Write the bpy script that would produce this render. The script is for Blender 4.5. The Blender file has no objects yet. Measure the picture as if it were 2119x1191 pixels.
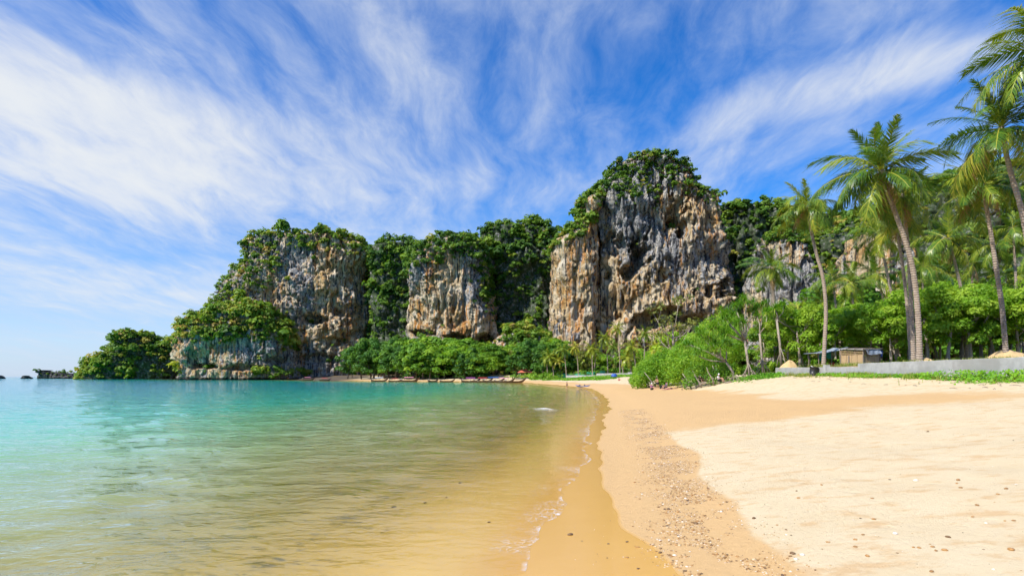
import bpy, bmesh, math, random
import numpy as np
from mathutils import Vector, Matrix, Euler

# ------------------------------------------------------------------ camera, sky, sun, exposure
FPX = 1177.0            # focal length in photo pixels (photo is 2119 wide)
CX, HZ = 1059.5, 778.5  # principal column, horizon row
CAMZ = 2.5
scene = bpy.context.scene
COL = scene.collection
cam_d = bpy.data.cameras.new('camera')
cam_d.sensor_width = 36.0
cam_d.lens = FPX / 2119.0 * 36.0
cam_d.shift_y = (HZ - 595.5) / 2119.0
cam_d.clip_start = 0.1
cam_d.clip_end = 20000.0
cam = bpy.data.objects.new('camera', cam_d)
cam.location = (0, 0, CAMZ)
cam.rotation_euler = (math.radians(90), 0, 0)
COL.objects.link(cam)
scene.camera = cam

SUN_AZ = math.atan2(-0.81, -0.58)      # direction to the sun, seen from above (x, y)
SUN_EL = math.radians(47)
sun_dir = Vector((math.sin(SUN_AZ) * math.cos(SUN_EL), math.cos(SUN_AZ) * math.cos(SUN_EL), math.sin(SUN_EL)))

scene.view_settings.view_transform = 'Standard'
scene.view_settings.look = 'None'
scene.view_settings.gamma = 1.0
scene.view_settings.exposure = 0.40
scene.view_settings.use_curve_mapping = False
scene.cycles.use_denoising = True
scene.cycles.use_adaptive_sampling = True
scene.cycles.adaptive_threshold = 0.03
scene.cycles.adaptive_min_samples = 16
scene.cycles.max_bounces = 4
scene.cycles.diffuse_bounces = 2
scene.cycles.glossy_bounces = 2
scene.cycles.transmission_bounces = 2
scene.cycles.transparent_max_bounces = 8
scene.cycles.caustics_reflective = False
scene.cycles.caustics_refractive = False
scene.cycles.sample_clamp_indirect = 4.0

sun_l = bpy.data.lights.new('sun', 'SUN')
sun_l.energy = 5.0
sun_l.angle = math.radians(0.5)
sun_l.color = (1.0, 0.95, 0.86)
sun_o = bpy.data.objects.new('sun', sun_l)
sun_o.rotation_euler = sun_dir.to_track_quat('Z', 'Y').to_euler()
sun_o.location = (-100, -100, 200)
COL.objects.link(sun_o)


class NT:
    """small node-tree helper"""
    def __init__(self, tree):
        self.t = tree
        tree.nodes.clear()

    def n(self, typ, props=None, **ins):
        nd = self.t.nodes.new(typ)
        for k, v in (props or {}).items():
            setattr(nd, k, v)
        for k, v in ins.items():
            key = int(k[1:]) if (k[0] == 'i' and k[1:].isdigit()) else k.replace('_', ' ')
            self.set(nd, key, v)
        return nd

    def set(self, nd, key, v):
        s = nd.inputs[key]
        if isinstance(v, bpy.types.NodeSocket):
            self.t.links.new(v, s)
        elif isinstance(v, bpy.types.Node):
            self.t.links.new(v.outputs[0], s)
        else:
            s.default_value = v

    def math(self, op, a, b=None, clamp=False):
        nd = self.n('ShaderNodeMath', {'operation': op, 'use_clamp': clamp}, i0=a)
        if b is not None:
            self.set(nd, 1, b)
        return nd.outputs[0]

    def maprange(self, v, a, b, c=0.0, d=1.0, smooth=False):
        nd = self.n('ShaderNodeMapRange', {'interpolation_type': 'SMOOTHSTEP' if smooth else 'LINEAR', 'clamp': True})
        self.set(nd, 'Value', v)
        for k, x in (('From Min', a), ('From Max', b), ('To Min', c), ('To Max', d)):
            self.set(nd, k, x)
        return nd.outputs[0]

    def mix(self, f, a, b, blend='MIX'):
        nd = self.n('ShaderNodeMix', {'data_type': 'RGBA', 'blend_type': blend, 'clamp_factor': True})
        self.set(nd, 0, f); self.set(nd, 6, a); self.set(nd, 7, b)
        return nd.outputs[2]

    def noise(self, vec, scale, detail=4.0, rough=0.55, dist=0.0, out=0):
        nd = self.n('ShaderNodeTexNoise', Vector=vec, Scale=scale, Detail=detail, Roughness=rough, Distortion=dist)
        return nd.outputs[out]

    def scale(self, vec, s, rot=(0, 0, 0), loc=(0, 0, 0)):
        nd = self.n('ShaderNodeMapping', Vector=vec, Scale=s, Rotation=rot, Location=loc)
        return nd.outputs[0]

    def ramp(self, fac, stops, interp='LINEAR'):
        nd = self.n('ShaderNodeValToRGB', Fac=fac)
        r = nd.color_ramp
        r.interpolation = interp
        while len(r.elements) < len(stops):
            r.elements.new(0.5)
        for e, (p, c) in zip(r.elements, stops):
            e.position = p
            e.color = (c[0], c[1], c[2], 1.0) if len(c) == 3 else c
        return nd.outputs[0]

    def attr(self, name, out='Fac'):
        return self.n('ShaderNodeAttribute', {'attribute_name': name}).outputs[out]

    def link(self, a, b):
        self.t.links.new(a, b)


def new_mat(name):
    m = bpy.data.materials.new(name)
    m.use_nodes = True
    nt = NT(m.node_tree)
    nt.out = nt.n('ShaderNodeOutputMaterial')
    return m, nt


def rgb(c):
    return (c[0], c[1], c[2], 1.0)


# --- world: physical sky with a layer of cirrus
world = bpy.data.worlds.new('World')
scene.world = world
world.use_nodes = True
w = NT(world.node_tree)
sky = w.n('ShaderNodeTexSky', {'sky_type': 'NISHITA', 'sun_disc': False, 'sun_elevation': SUN_EL, 'sun_rotation': SUN_AZ,
                               'altitude': 0.0, 'air_density': 1.0, 'dust_density': 0.4, 'ozone_density': 4.0})
hs = w.n('ShaderNodeHueSaturation', Hue=0.512, Saturation=1.55, Value=1.42, Color=sky)
d = w.n('ShaderNodeTexCoord').outputs['Generated']
sp = w.n('ShaderNodeSeparateXYZ', Vector=d)
zc = w.math('ADD', w.math('MAXIMUM', sp.outputs[2], 0.0), 0.16)
u = w.math('DIVIDE', sp.outputs[0], zc)
v = w.math('DIVIDE', sp.outputs[1], zc)
pl = w.n('ShaderNodeCombineXYZ', X=u, Y=v, Z=0.0).outputs[0]
warp = w.noise(pl, 1.1, 3.0, 0.5, out=1)
wv = w.n('ShaderNodeVectorMath', {'operation': 'MULTIPLY_ADD'}, i0=warp, i1=(0.34, 0.34, 0.0), i2=pl).outputs[0]
rot = (0, 0, math.radians(-22))
streak = w.noise(w.scale(wv, (2.3, 0.75, 1.0), rot, (3.1, 0.7, 0)), 1.0, 5.0, 0.56)
fine = w.noise(w.scale(wv, (8.5, 3.4, 1.0), rot, (1.3, 2.2, 0)), 1.0, 6.0, 0.64, 0.3)
cov = w.math('ADD', w.math('MULTIPLY', streak, 0.56), w.math('MULTIPLY', fine, 0.52))


def bank(c, ang, L, B, k):
    mp = w.n('ShaderNodeMapping', {'vector_type': 'TEXTURE'}, Vector=wv, Location=(c[0] + 0.17, c[1] + 0.17, 0), Rotation=(0, 0, math.radians(ang)), Scale=(L, B, 1))
    ln = w.n('ShaderNodeVectorMath', {'operation': 'LENGTH'}, i0=mp.outputs[0]).outputs['Value']
    return w.maprange(ln, 0.0, 1.0, k, 0.0, True)


# banks of cirrus: the wide sheet over the sea, the long plume over the land, small tufts between
for c, ang, L, B, k in (((-1.25, 1.65), 28, 1.7, 0.95, 0.36), ((-1.25, 1.2), 48, 1.1, 0.25, 0.15), ((-2.2, 2.6), 50, 2.0, 0.9, 0.24), ((0.86, 1.33), 140, 0.85, 0.15, 0.27), ((0.5, 1.85), 150, 1.0, 0.3, 0.13),
                        ((-0.3, 1.32), 70, 0.42, 0.18, 0.17), ((-0.13, 1.9), 95, 0.25, 0.08, 0.2), ((-0.2, 2.7), 170, 2.2, 0.6, 0.18), ((-0.2, 0.95), 20, 1.2, 0.5, 0.12)):
    cov = w.math('ADD', cov, bank(c, ang, L, B, k))
dens = w.maprange(cov, 0.33, 1.04, 0.0, 0.97, True)
# whitish air low over the sea
hz = w.maprange(sp.outputs[2], 0.0, 0.36, 0.72, 0.0, True)
hz_col = (3.5, 4.7, 6.9, 1)
base = w.mix(hz, hs.outputs[0], hz_col)
cloud_col = w.mix(w.maprange(dens, 0.1, 0.85), (3.9, 4.9, 6.7, 1), (6.0, 6.25, 6.5, 1))
colr = w.mix(dens, base, cloud_col)
bg = w.n('ShaderNodeBackground', Color=colr, Strength=0.105)
wo = w.n('ShaderNodeOutputWorld', Surface=bg)

# ------------------------------------------------------------------ numpy noise
_rs = np.random.RandomState(7)
_perm = _rs.permutation(256)
_perm = np.concatenate([_perm, _perm, _perm])
_g = _rs.normal(size=(256, 3)); _g /= np.linalg.norm(_g, axis=1)[:, None]


def pnoise(x, y, z):
    x, y, z = np.broadcast_arrays(np.asarray(x, float), np.asarray(y, float), np.asarray(z, float))
    xi = np.floor(x).astype(int); yi = np.floor(y).astype(int); zi = np.floor(z).astype(int)
    xf, yf, zf = x - xi, y - yi, z - zi
    f = lambda t: t * t * t * (t * (t * 6 - 15) + 10)
    U, V, W_ = f(xf), f(yf), f(zf)
    xi &= 255; yi &= 255; zi &= 255

    def g(a, b, c):
        h = _perm[_perm[_perm[(xi + a) & 255] + ((yi + b) & 255)] + ((zi + c) & 255)]
        G = _g[h]
        return G[..., 0] * (xf - a) + G[..., 1] * (yf - b) + G[..., 2] * (zf - c)
    l = lambda a, b, t: a + t * (b - a)
    return l(l(l(g(0, 0, 0), g(1, 0, 0), U), l(g(0, 1, 0), g(1, 1, 0), U), V),
             l(l(g(0, 0, 1), g(1, 0, 1), U), l(g(0, 1, 1), g(1, 1, 1), U), V), W_) * 1.6


def fbm(x, y, z, o=4, gain=0.5):
    a, t, f = 1.0, 0.0, 1.0
    for i in range(o):
        t = t + a * pnoise(x * f + 17.3 * i, y * f + 5.1 * i, z * f + 9.7 * i)
        a *= gain; f *= 2.03
    return t


def sstep(a, b, x):
    t = np.clip((x - a) / (b - a), 0, 1)
    return t * t * (3 - 2 * t)


# ------------------------------------------------------------------ mesh and tagging helpers
def mesh_np(name, V, F, mats=None, attrs=None, smooth=True):
    V = np.asarray(V, np.float32); F = np.asarray(F, np.int32)
    me = bpy.data.meshes.new(name)
    n, k = F.shape
    me.vertices.add(len(V)); me.vertices.foreach_set('co', V.ravel())
    me.loops.add(n * k); me.loops.foreach_set('vertex_index', F.ravel())
    me.polygons.add(n)
    me.polygons.foreach_set('loop_start', np.arange(0, n * k, k, dtype=np.int32))
    if smooth:
        me.polygons.foreach_set('use_smooth', np.ones(n, bool))
    for an, av in (attrs or {}).items():
        at = me.attributes.new(an, 'FLOAT', 'POINT')
        at.data.foreach_set('value', np.asarray(av, np.float32).ravel())
    if mats:
        for m in (mats if isinstance(mats, (list, tuple)) else [mats]):
            me.materials.append(m)
    me.update(calc_edges=True)
    return me


def put(name, me, parent=None, label=None, cat=None, group=None, kind=None, loc=None, rot=None, scale=None):
    o = bpy.data.objects.new(name, me)
    COL.objects.link(o)
    if parent is not None:
        o.parent = parent
    if loc is not None: o.location = loc
    if rot is not None: o.rotation_euler = rot
    if scale is not None: o.scale = (scale,) * 3 if not hasattr(scale, '__len__') else scale
    if label: o['label'] = label
    if cat: o['category'] = cat
    if group: o['group'] = group
    if kind: o['kind'] = kind
    return o


def empty(name, loc, label, cat, group=None, rotz=0.0, scale=1.0):
    o = put(name, None, label=label, cat=cat, group=group, loc=loc, rot=(0, 0, rotz), scale=scale)
    o.empty_display_size = 0.3
    return o


class MB:
    """collects boxes, tubes and lathes into one mesh"""
    def __init__(self): self.v = []; self.f = []

    def add(self, V, F):
        b = len(self.v)
        self.v += [tuple(p) for p in V]
        self.f += [tuple(i + b for i in q) for q in F]

    def box(self, c, s, rot=None, taper=1.0):
        c = Vector(c); R = Euler(rot).to_matrix() if rot else Matrix.Identity(3)
        V = []
        for dz in (-.5, .5):
            t = 1.0 if dz < 0 else taper
            for dx, dy in ((-.5, -.5), (.5, -.5), (.5, .5), (-.5, .5)):
                V.append(c + R @ Vector((dx * s[0] * t, dy * s[1] * t, dz * s[2])))
        self.add(V, [(0, 3, 2, 1), (4, 5, 6, 7), (0, 1, 5, 4), (1, 2, 6, 5), (2, 3, 7, 6), (3, 0, 4, 7)])
        return self

    def tube(self, pts, rad, n=8, cap=True):
        pts = [Vector(p) for p in pts]
        if not hasattr(rad, '__len__'): rad = [rad] * len(pts)
        V = []; F = []
        ref = Vector((0.31, 0.95, 0.05))
        for i, p in enumerate(pts):
            t = (pts[min(i + 1, len(pts) - 1)] - pts[max(i - 1, 0)]).normalized()
            a = t.cross(ref)
            if a.length < 1e-3: a = t.cross(Vector((1, 0, 0)))
            a.normalize(); b = t.cross(a)
            for k in range(n):
                q = 2 * math.pi * k / n
                V.append(p + a * (math.cos(q) * rad[i]) + b * (math.sin(q) * rad[i]))
        for i in range(len(pts) - 1):
            for k in range(n):
                F.append((i * n + k, i * n + (k + 1) % n, (i + 1) * n + (k + 1) % n, (i + 1) * n + k))
        if cap:
            F.append(tuple(range(n - 1, -1, -1)))
            F.append(tuple((len(pts) - 1) * n + k for k in range(n)))
        self.add(V, F)
        return self

    def ball(self, c, r, n=8, m=6):
        r = r if hasattr(r, '__len__') else (r, r, r)
        V = [Vector(c) + Vector((0, 0, -r[2]))]
        for i in range(1, m):
            a = -math.pi / 2 + math.pi * i / m
            for k in range(n):
                q = 2 * math.pi * k / n
                V.append(Vector(c) + Vector((math.cos(a) * math.cos(q) * r[0], math.cos(a) * math.sin(q) * r[1], math.sin(a) * r[2])))
        V.append(Vector(c) + Vector((0, 0, r[2])))
        F = [(0, 1 + (k + 1) % n, 1 + k) for k in range(n)]
        for i in range(m - 2):
            for k in range(n):
                F.append((1 + i * n + k, 1 + i * n + (k + 1) % n, 1 + (i + 1) * n + (k + 1) % n, 1 + (i + 1) * n + k))
        e = len(V) - 1; b = 1 + (m - 2) * n
        F += [(b + k, b + (k + 1) % n, e) for k in range(n)]
        self.add(V, F)
        return self

    def mesh(self, name, mat, smooth=False):
        me = bpy.data.meshes.new(name)
        me.from_pydata(self.v, [], self.f)
        me.materials.append(mat)
        if smooth:
            me.polygons.foreach_set('use_smooth', np.ones(len(me.polygons), bool))
        me.update()
        return me


# ------------------------------------------------------------------ the lie of the land
# shoreline (land lies to the right of it as it runs), metres; camera stands at the origin
SHORE = np.array([(-26, -160), (-9, -60), (-3.5, -20), (-0.9, 0), (-0.15, 6.0), (0.25, 8.4), (1.0, 12.4), (2.0, 16.5), (3.1, 23.5), (5.9, 40), (8.6, 56),
                  (11.2, 78), (13.8, 105), (14.4, 124), (12, 157), (7, 195), (4, 232), (-8, 250), (-32, 262), (-62, 284), (-95, 318),
                  (-122, 365), (-150, 402), (-190, 420), (-236, 432), (-280, 480), (-335, 555), (-425, 620), (-590, 745),
                  (-760, 1000), (-760, 2600)], float)


def shore_s(x, y):
    """signed distance to the shoreline, + on land"""
    x = np.asarray(x, float); y = np.asarray(y, float)
    best = np.full(x.shape, 1e18); sg = np.ones(x.shape)
    for (ax, ay), (bx, by) in zip(SHORE[:-1], SHORE[1:]):
        dx, dy = bx - ax, by - ay
        t = np.clip(((x - ax) * dx + (y - ay) * dy) / (dx * dx + dy * dy), 0, 1)
        ex, ey = x - (ax + t * dx), y - (ay + t * dy)
        d2 = ex * ex + ey * ey
        c = dx * ey - dy * ex
        m = d2 < best - 1e-9
        best = np.where(m, d2, best); sg = np.where(m, np.where(c < 0, 1.0, -1.0), sg)
    return np.sqrt(best) * sg


PROF_S = [-4000, -900, -300, -100, -60, -28, -14, -8, -4, -1.5, 0, 1.2, 2.6, 3.6, 4.6, 8, 12, 18, 25, 33, 60, 100, 160, 400, 4000]
PROF_Z = [-30, -18, -10, -7.0, -4.8, -2.45, -1.18, -0.60, -0.25, -0.06, 0.0, 0.06, 0.2, 0.36, 0.47, 0.72, 1.05, 1.6, 2.33, 3.2, 3.6, 4.6, 8, 14, 20]
WALL_X0, WALL_X1 = 30.2, 29.6      # retaining wall runs along y at about x = 30
WALL_Y0, WALL_Y1 = 8.0, 66.0


def wall_x(y):
    return 30.2 + 0.012 * (np.asarray(y, float) - 34)


def terrace_z(x, y):
    return 3.44 + 0.05 * fbm(x / 4, y / 4, 1.0, 2) + np.interp(x, [30, 80, 160], [0, .6, 3])


def ground(x, y, rough=True):
    x = np.asarray(x, float); y = np.asarray(y, float)
    s = shore_s(x, y)
    z = np.interp(s, PROF_S, PROF_Z)
    if rough:
        far = sstep(2.5, 7, s)
        z = z + far * (0.05 * fbm(x / 2.7, y / 2.7, 0, 3) + 0.14 * fbm(x / 13, y / 13, 3.3, 2))
        z = z + sstep(20, 60, s) * 0.4 * fbm(x / 18, y / 18, 8.0, 3)
    # the sand is banked higher towards the far end of the wall
    z = z + 0.72 * sstep(34, 58, y) * (1 - sstep(70, 100, y)) * sstep(10.5, 19, s) * (1 - sstep(22, 40, s))
    # ground level rises behind the retaining wall
    t = sstep(1.2, 2.4, x - wall_x(y)) * sstep(4.0, 7.0, y) * (1 - sstep(WALL_Y1 - 1, WALL_Y1 + 6, y))
    z = z * (1 - t) + np.maximum(terrace_z(x, y) - 0.05, z) * t
    return z


def gz(x, y):
    z = float(ground(np.array([x]), np.array([y]))[0])
    if x > wall_x(y) + 0.2 and 6 < y < WALL_Y1 + 1:
        z = max(z, float(terrace_z(np.array([x]), np.array([y]))[0]))
    return z


def W(px, py, Y):
    return Vector(((px - CX) / FPX * Y, Y, CAMZ + (HZ - py) / FPX * Y))


def on_ground(px, Y, dz=0.0):
    x = (px - CX) / FPX * Y
    return Vector((x, Y, gz(x, Y) + dz))


def swash(x, y):
    """how far up the sand the thin sheet of water reaches (along s)"""
    t = np.asarray(y, float) + 0.25 * np.asarray(x, float)
    return 0.06 + 0.26 * pnoise(t / 2.6, 4.4, 0.0) + 0.20 * pnoise(t / 1.1, 1.7, 0.0) + 0.09 * pnoise(t / 0.45, 9.1, 0.0)


# fan of rings, finer near the viewer, used for sand and water alike
def fan(r0, r1, step, a_in, n_in, n_out):
    rm = 430.0
    n1 = int(math.log(rm / r0) / step) + 1; n2 = int(math.log(r1 / rm) / 0.055) + 1
    R = np.concatenate([r0 * np.exp(np.linspace(0, math.log(rm / r0), n1)), rm * np.exp(np.linspace(0, math.log(r1 / rm), n2 + 1)[1:])])
    nr = len(R)
    a = np.concatenate([np.linspace(-a_in, a_in, n_in), np.linspace(a_in, 2 * math.pi - a_in, n_out + 2)[1:-1]])
    A, RR = np.meshgrid(a, R)
    return RR * np.sin(A), RR * np.cos(A), nr, len(a), R, a


def grid_faces(nr, na, wrap=True):
    i = np.arange(nr - 1)[:, None]; j = np.arange(na if wrap else na - 1)[None, :]
    j2 = (j + 1) % na
    return np.stack([i * na + j, (i + 1) * na + j, (i + 1) * na + j2, i * na + j2], -1).reshape(-1, 4)
# ------------------------------------------------------------------ materials: sand, water
def make_sand():
    m, t = new_mat('sand')
    pos = t.n('ShaderNodeNewGeometry').outputs['Position']
    s = t.attr('s'); damp_a = t.attr('damp')
    n1 = t.noise(pos, 1.1, 5, 0.6); n2 = t.noise(pos, 9.0, 4, 0.6); n3 = t.noise(pos, 120.0, 2, 0.6)
    n4 = t.noise(t.scale(pos, (0.8, 1.3, 1)), 1.9, 6, 0.66)
    dry = t.mix(n1, (0.57, 0.45, 0.265, 1), (0.67, 0.56, 0.37, 1))
    dry = t.mix(t.maprange(n4, 0.50, 0.66, 0, 0.75, True), dry, (0.54, 0.355, 0.175, 1))
    damp = t.mix(n2, (0.53, 0.335, 0.145, 1), (0.60, 0.40, 0.19, 1))
    wet = t.mix(n1, (0.56, 0.315, 0.072, 1), (0.62, 0.365, 0.095, 1))
    edge = t.math('ADD', damp_a, t.math('MULTIPLY', t.math('SUBTRACT', n1, 0.5), 0.9))
    edge = t.math('ADD', edge, t.math('MULTIPLY', t.math('SUBTRACT', n2, 0.5), 0.6))
    fd = t.maprange(edge, 0.25, 0.75, 0, 1, True)
    col = t.mix(fd, dry, damp)
    wa = t.attr('wet')
    we = t.math('ADD', wa, t.math('MULTIPLY', t.math('SUBTRACT', n1, 0.5), 0.22))
    fw = t.maprange(we, 0.40, 0.60, 0, 1, True)
    col = t.mix(fw, col, wet)
    bed = t.mix(n1, (0.60, 0.40, 0.125, 1), (0.70, 0.50, 0.18, 1))
    col = t.mix(t.maprange(s, 0.1, -1.2, 0, 1, True), col, bed)
    col = t.mix(t.attr('rocky'), col, t.mix(n2, (0.03, 0.028, 0.024, 1), (0.12, 0.10, 0.08, 1)))
    # coarse grains and shell grit
    vor = t.n('ShaderNodeTexVoronoi', Vector=pos, Scale=42.0)
    grit = t.math('MULTIPLY', t.maprange(vor.outputs['Distance'], 0.0, 0.16, 1, 0), t.attr('gritty'))
    gcol = t.ramp(vor.outputs['Color'], [(0.0, (0.10, 0.055, 0.02)), (0.45, (0.36, 0.20, 0.07)), (0.8, (0.62, 0.47, 0.30)), (1.0, (0.8, 0.74, 0.62))])
    col = t.mix(grit, col, gcol)
    col = t.mix(t.maprange(n3, 0.3, 0.7, 0, 0.14), col, (0.30, 0.18, 0.07, 1))
    # soil and leaf litter inland
    soil = t.mix(n2, (0.13, 0.085, 0.04, 1), (0.20, 0.15, 0.06, 1))
    col = t.mix(t.attr('soil'), col, soil)
    h = t.math('ADD', t.math('MULTIPLY', n2, 0.42), t.math('MULTIPLY', n3, 0.16))
    foot = t.n('ShaderNodeTexVoronoi', Vector=t.n('ShaderNodeVectorMath', {'operation': 'MULTIPLY_ADD'}, i0=t.noise(pos, 2.0, 2, 0.5, out=1), i1=(0.35, 0.35, 0), i2=pos).outputs[0], Scale=2.1)
    sel = t.maprange(t.n('ShaderNodeSeparateColor', Color=foot.outputs['Color']).outputs[0], 0.62, 0.68)
    dim = t.math('MULTIPLY', t.maprange(foot.outputs['Distance'], 0.10, 0.34, 1, 0, True), sel)
    h = t.math('SUBTRACT', h, t.math('MULTIPLY', dim, 0.22))
    bstr = t.math('MULTIPLY', t.math('SUBTRACT', 1.0, t.math('MULTIPLY', fw, 0.93)), 0.55)
    bp = t.n('ShaderNodeBump', Strength=bstr, Distance=0.10, Height=h)
    rough = t.maprange(fw, 0, 1, 0.95, 0.20)
    sh = t.n('ShaderNodeBsdfPrincipled', Base_Color=col, Roughness=rough, Normal=bp)
    sh.inputs['Specular IOR Level'].default_value = 0.3
    t.link(sh.outputs[0], t.out.inputs[0])
    return m


def make_water():
    m, t = new_mat('sea_water')
    pos = t.n('ShaderNodeNewGeometry').outputs['Position']
    dep = t.attr('depth'); edge = t.attr('edge'); s = t.attr('s')
    dep = t.math('ADD', dep, t.math('MULTIPLY', t.math('SUBTRACT', t.noise(t.scale(pos, (0.08, 0.03, 1)), 1.0, 3), 0.5), t.math('MULTIPLY', dep, 0.5)))
    lg = t.maprange(t.math('POWER', t.math('DIVIDE', dep, 12.0), 0.5), 0, 1)     # sqrt depth scale
    body = t.ramp(lg, [(0.0, (0.42, 0.30, 0.10)), (0.12, (0.56, 0.48, 0.17)), (0.20, (0.46, 0.45, 0.14)), (0.27, (0.34, 0.43, 0.15)), (0.37, (0.15, 0.41, 0.17)),
                       (0.46, (0.03, 0.40, 0.25)), (0.62, (0.003, 0.29, 0.265)), (0.80, (0.010, 0.26, 0.34)), (1.0, (0.015, 0.21, 0.38))])
    opac = t.ramp(lg, [(0.0, (0, 0, 0)), (0.09, (.05,) * 3), (0.16, (.26,) * 3), (0.24, (.55,) * 3), (0.40, (.90,) * 3), (0.6, (1,) * 3)])
    # waves as relief: finer chop on top of the modelled swell
    sc = t.scale(pos, (1.0, 1.7, 1.0), (0, 0, math.radians(14)))
    a = t.noise(sc, 1.1, 3, 0.55, 0.4); b = t.noise(sc, 4.2, 3, 0.5, 0.3); c = t.noise(t.scale(pos, (0.2, 0.34, 1)), 1.0, 4, 0.6)
    hgt = t.math('ADD', t.math('MULTIPLY', a, 0.060), t.math('MULTIPLY', b, 0.030))
    hgt = t.math('ADD', hgt, t.math('MULTIPLY', c, 0.22))
    bst = t.maprange(dep, 0.0, 0.35, 0.22, 1.0)
    bp = t.n('ShaderNodeBump', Strength=bst, Distance=1.0, Height=hgt)
    fr = t.n('ShaderNodeFresnel', IOR=1.33, Normal=bp)
    gl = t.n('ShaderNodeBsdfGlossy', Color=(0.96, 0.98, 1, 1), Roughness=0.04, Normal=bp)
    tint = t.ramp(lg, [(0.0, (1, 1, 1)), (0.06, (0.99, 0.97, 0.90)), (0.2, (0.86, 0.88, 0.62)), (0.5, (0.3, 0.6, 0.45))])
    tr = t.n('ShaderNodeBsdfTransparent', Color=tint)
    df = t.n('ShaderNodeBsdfDiffuse', Color=body)
    inner = t.n('ShaderNodeMixShader', Fac=opac, i1=tr.outputs[0], i2=df.outputs[0])
    frs = t.math('MULTIPLY', fr.outputs[0], t.maprange(edge, 0.0, 3.0, 0.35, 1.0))
    surf = t.n('ShaderNodeMixShader', Fac=frs, i1=inner.outputs[0], i2=gl.outputs[0])
    # foam: broken lace at the lip of the swash and on the little breaker
    vor = t.n('ShaderNodeTexVoronoi', {'feature': 'DISTANCE_TO_EDGE'}, Vector=t.n('ShaderNodeVectorMath', {'operation': 'MULTIPLY_ADD'}, i0=t.noise(pos, 5.0, 3, 0.6, out=1), i1=(0.3, 0.3, 0), i2=pos).outputs[0], Scale=9.0)
    lace = t.maprange(vor.outputs['Distance'], 0.0, 0.10, 1.0, 0.0, True)
    patch = t.maprange(t.noise(pos, 0.75, 3, 0.6), 0.46, 0.62, 0, 1, True)
    lip = t.maprange(edge, 0.0, 0.08, 1.0, 0.0)
    lip = t.math('MULTIPLY', lip, t.maprange(t.noise(pos, 2.3, 3, 0.6), 0.46, 0.66, 0.0, 0.5, True))
    near_lip = t.math('MULTIPLY', t.maprange(edge, 0.0, 0.75, 1.0, 0.0), patch)
    fo = t.math('ADD', lip, t.math('MULTIPLY', near_lip, t.math('MULTIPLY', lace, 0.55)))
    fo = t.math('ADD', fo, t.math('MULTIPLY', t.attr('foam'), t.maprange(t.noise(pos, 6.0, 4, 0.7), 0.35, 0.6)), True)
    fd = t.n('ShaderNodeBsdfDiffuse', Color=(0.80, 0.80, 0.78, 1))
    surf2 = t.n('ShaderNodeMixShader', Fac=fo, i1=surf.outputs[0], i2=fd.outputs[0])
    al = t.maprange(edge, -0.012, 0.004, 0, 1, True)
    tr2 = t.n('ShaderNodeBsdfTransparent')
    fin = t.n('ShaderNodeMixShader', Fac=al, i1=tr2.outputs[0], i2=surf2.outputs[0])
    t.link(fin.outputs[0], t.out.inputs[0])
    return m


M = {}
M['sand'] = make_sand()
M['water'] = make_water()

# ------------------------------------------------------------------ ground sheet
FX, FY, NR, NA, FR_, FA_ = fan(2.2, 9000.0, 0.0185, math.radians(52), 400, 44)
GS = shore_s(FX, FY)
GZ = ground(FX, FY)
_logR = [math.log(q) for q in FR_]
import bisect


def gz(x, y):
    """height of the ground sheet (or of the terrace behind the wall) at x, y"""
    r_ = math.hypot(x, y); a_ = math.atan2(x, y)
    i = min(max(bisect.bisect(_logR, math.log(r_)) - 1, 0), NR - 2)
    fi = min(max((r_ - FR_[i]) / (FR_[i + 1] - FR_[i]), 0), 1)
    j = min(max(bisect.bisect(list(FA_[:400]), a_) - 1, 0), 398) if False else min(max(int((a_ + math.radians(52)) / math.radians(104) * 399), 0), 398)
    fj = min(max((a_ - FA_[j]) / (FA_[j + 1] - FA_[j]), 0), 1)
    z = (GZ[i, j] * (1 - fj) + GZ[i, j + 1] * fj) * (1 - fi) + (GZ[i + 1, j] * (1 - fj) + GZ[i + 1, j + 1] * fj) * fi
    wx = 30.2 + 0.012 * (y - 34)
    if x > wx + 0.2 and 6 < y < WALL_Y1 + 1:
        z = max(z, 3.46 + (x - 30) * 0.012)
    return float(z)


# damp tongue left by the last tide; its dry fringe runs up the berm
nz = fbm(FX / 5.0, FY / 5.0, 2.0, 3)
berm = 1 - sstep(2.95, 3.45, GS + 0.30 * nz)                                  # seaward of the berm crest: damp
tong = sstep(21.0, 25.0, FY + 1.2 * nz - 0.15 * (FX - 8)) * (1 - sstep(10.5, 14.0, GS + 1.6 * nz + np.interp(FY, [20, 60, 150], [0, 0, 4])))
tong2 = np.exp(-((FY - 31 + 0.25 * (FX - 12)) / 5.0) ** 2) * sstep(3, 6, GS) * (1 - sstep(17, 23, GS + 1.5 * nz)) * 0.9
dampv = np.clip(np.maximum(np.maximum(berm, tong), tong2), 0, 1)
wl_ = np.interp(FY, [0, 6, 11, 15.5, 23, 45, 120], [2.0, 1.95, 1.25, 0.6, 0.5, 0.9, 1.6])
wetv = 1 - sstep(-0.35, 0.35, GS - wl_ + 0.35 * nz + 0.22 * pnoise((FY + 0.3 * FX) / 2.2, 2.0, 0))
gritv = np.exp(-((GS - 2.5) / 0.7) ** 2) * np.interp(FY, [0, 10, 60, 120], [0.5, 0.8, 0.9, 0.3]) + np.exp(-((GS + 1.6) / 1.5) ** 2) * 0.75
gritv = np.clip(gritv + 0.10 * sstep(3, 4, GS), 0.0, 1)
soilv = sstep(28, 36, GS)
soilv = np.clip(soilv, 0, 1)
rockv = sstep(-70, -110, FX) * sstep(300, 320, FY)
gme = mesh_np('beach_ground', np.stack([FX, FY, GZ], -1).reshape(-1, 3), grid_faces(NR, NA)[:, ::-1], M['sand'],
              {'s': GS, 'damp': dampv, 'wet': wetv, 'gritty': gritv, 'soil': soilv, 'rocky': rockv})
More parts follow.
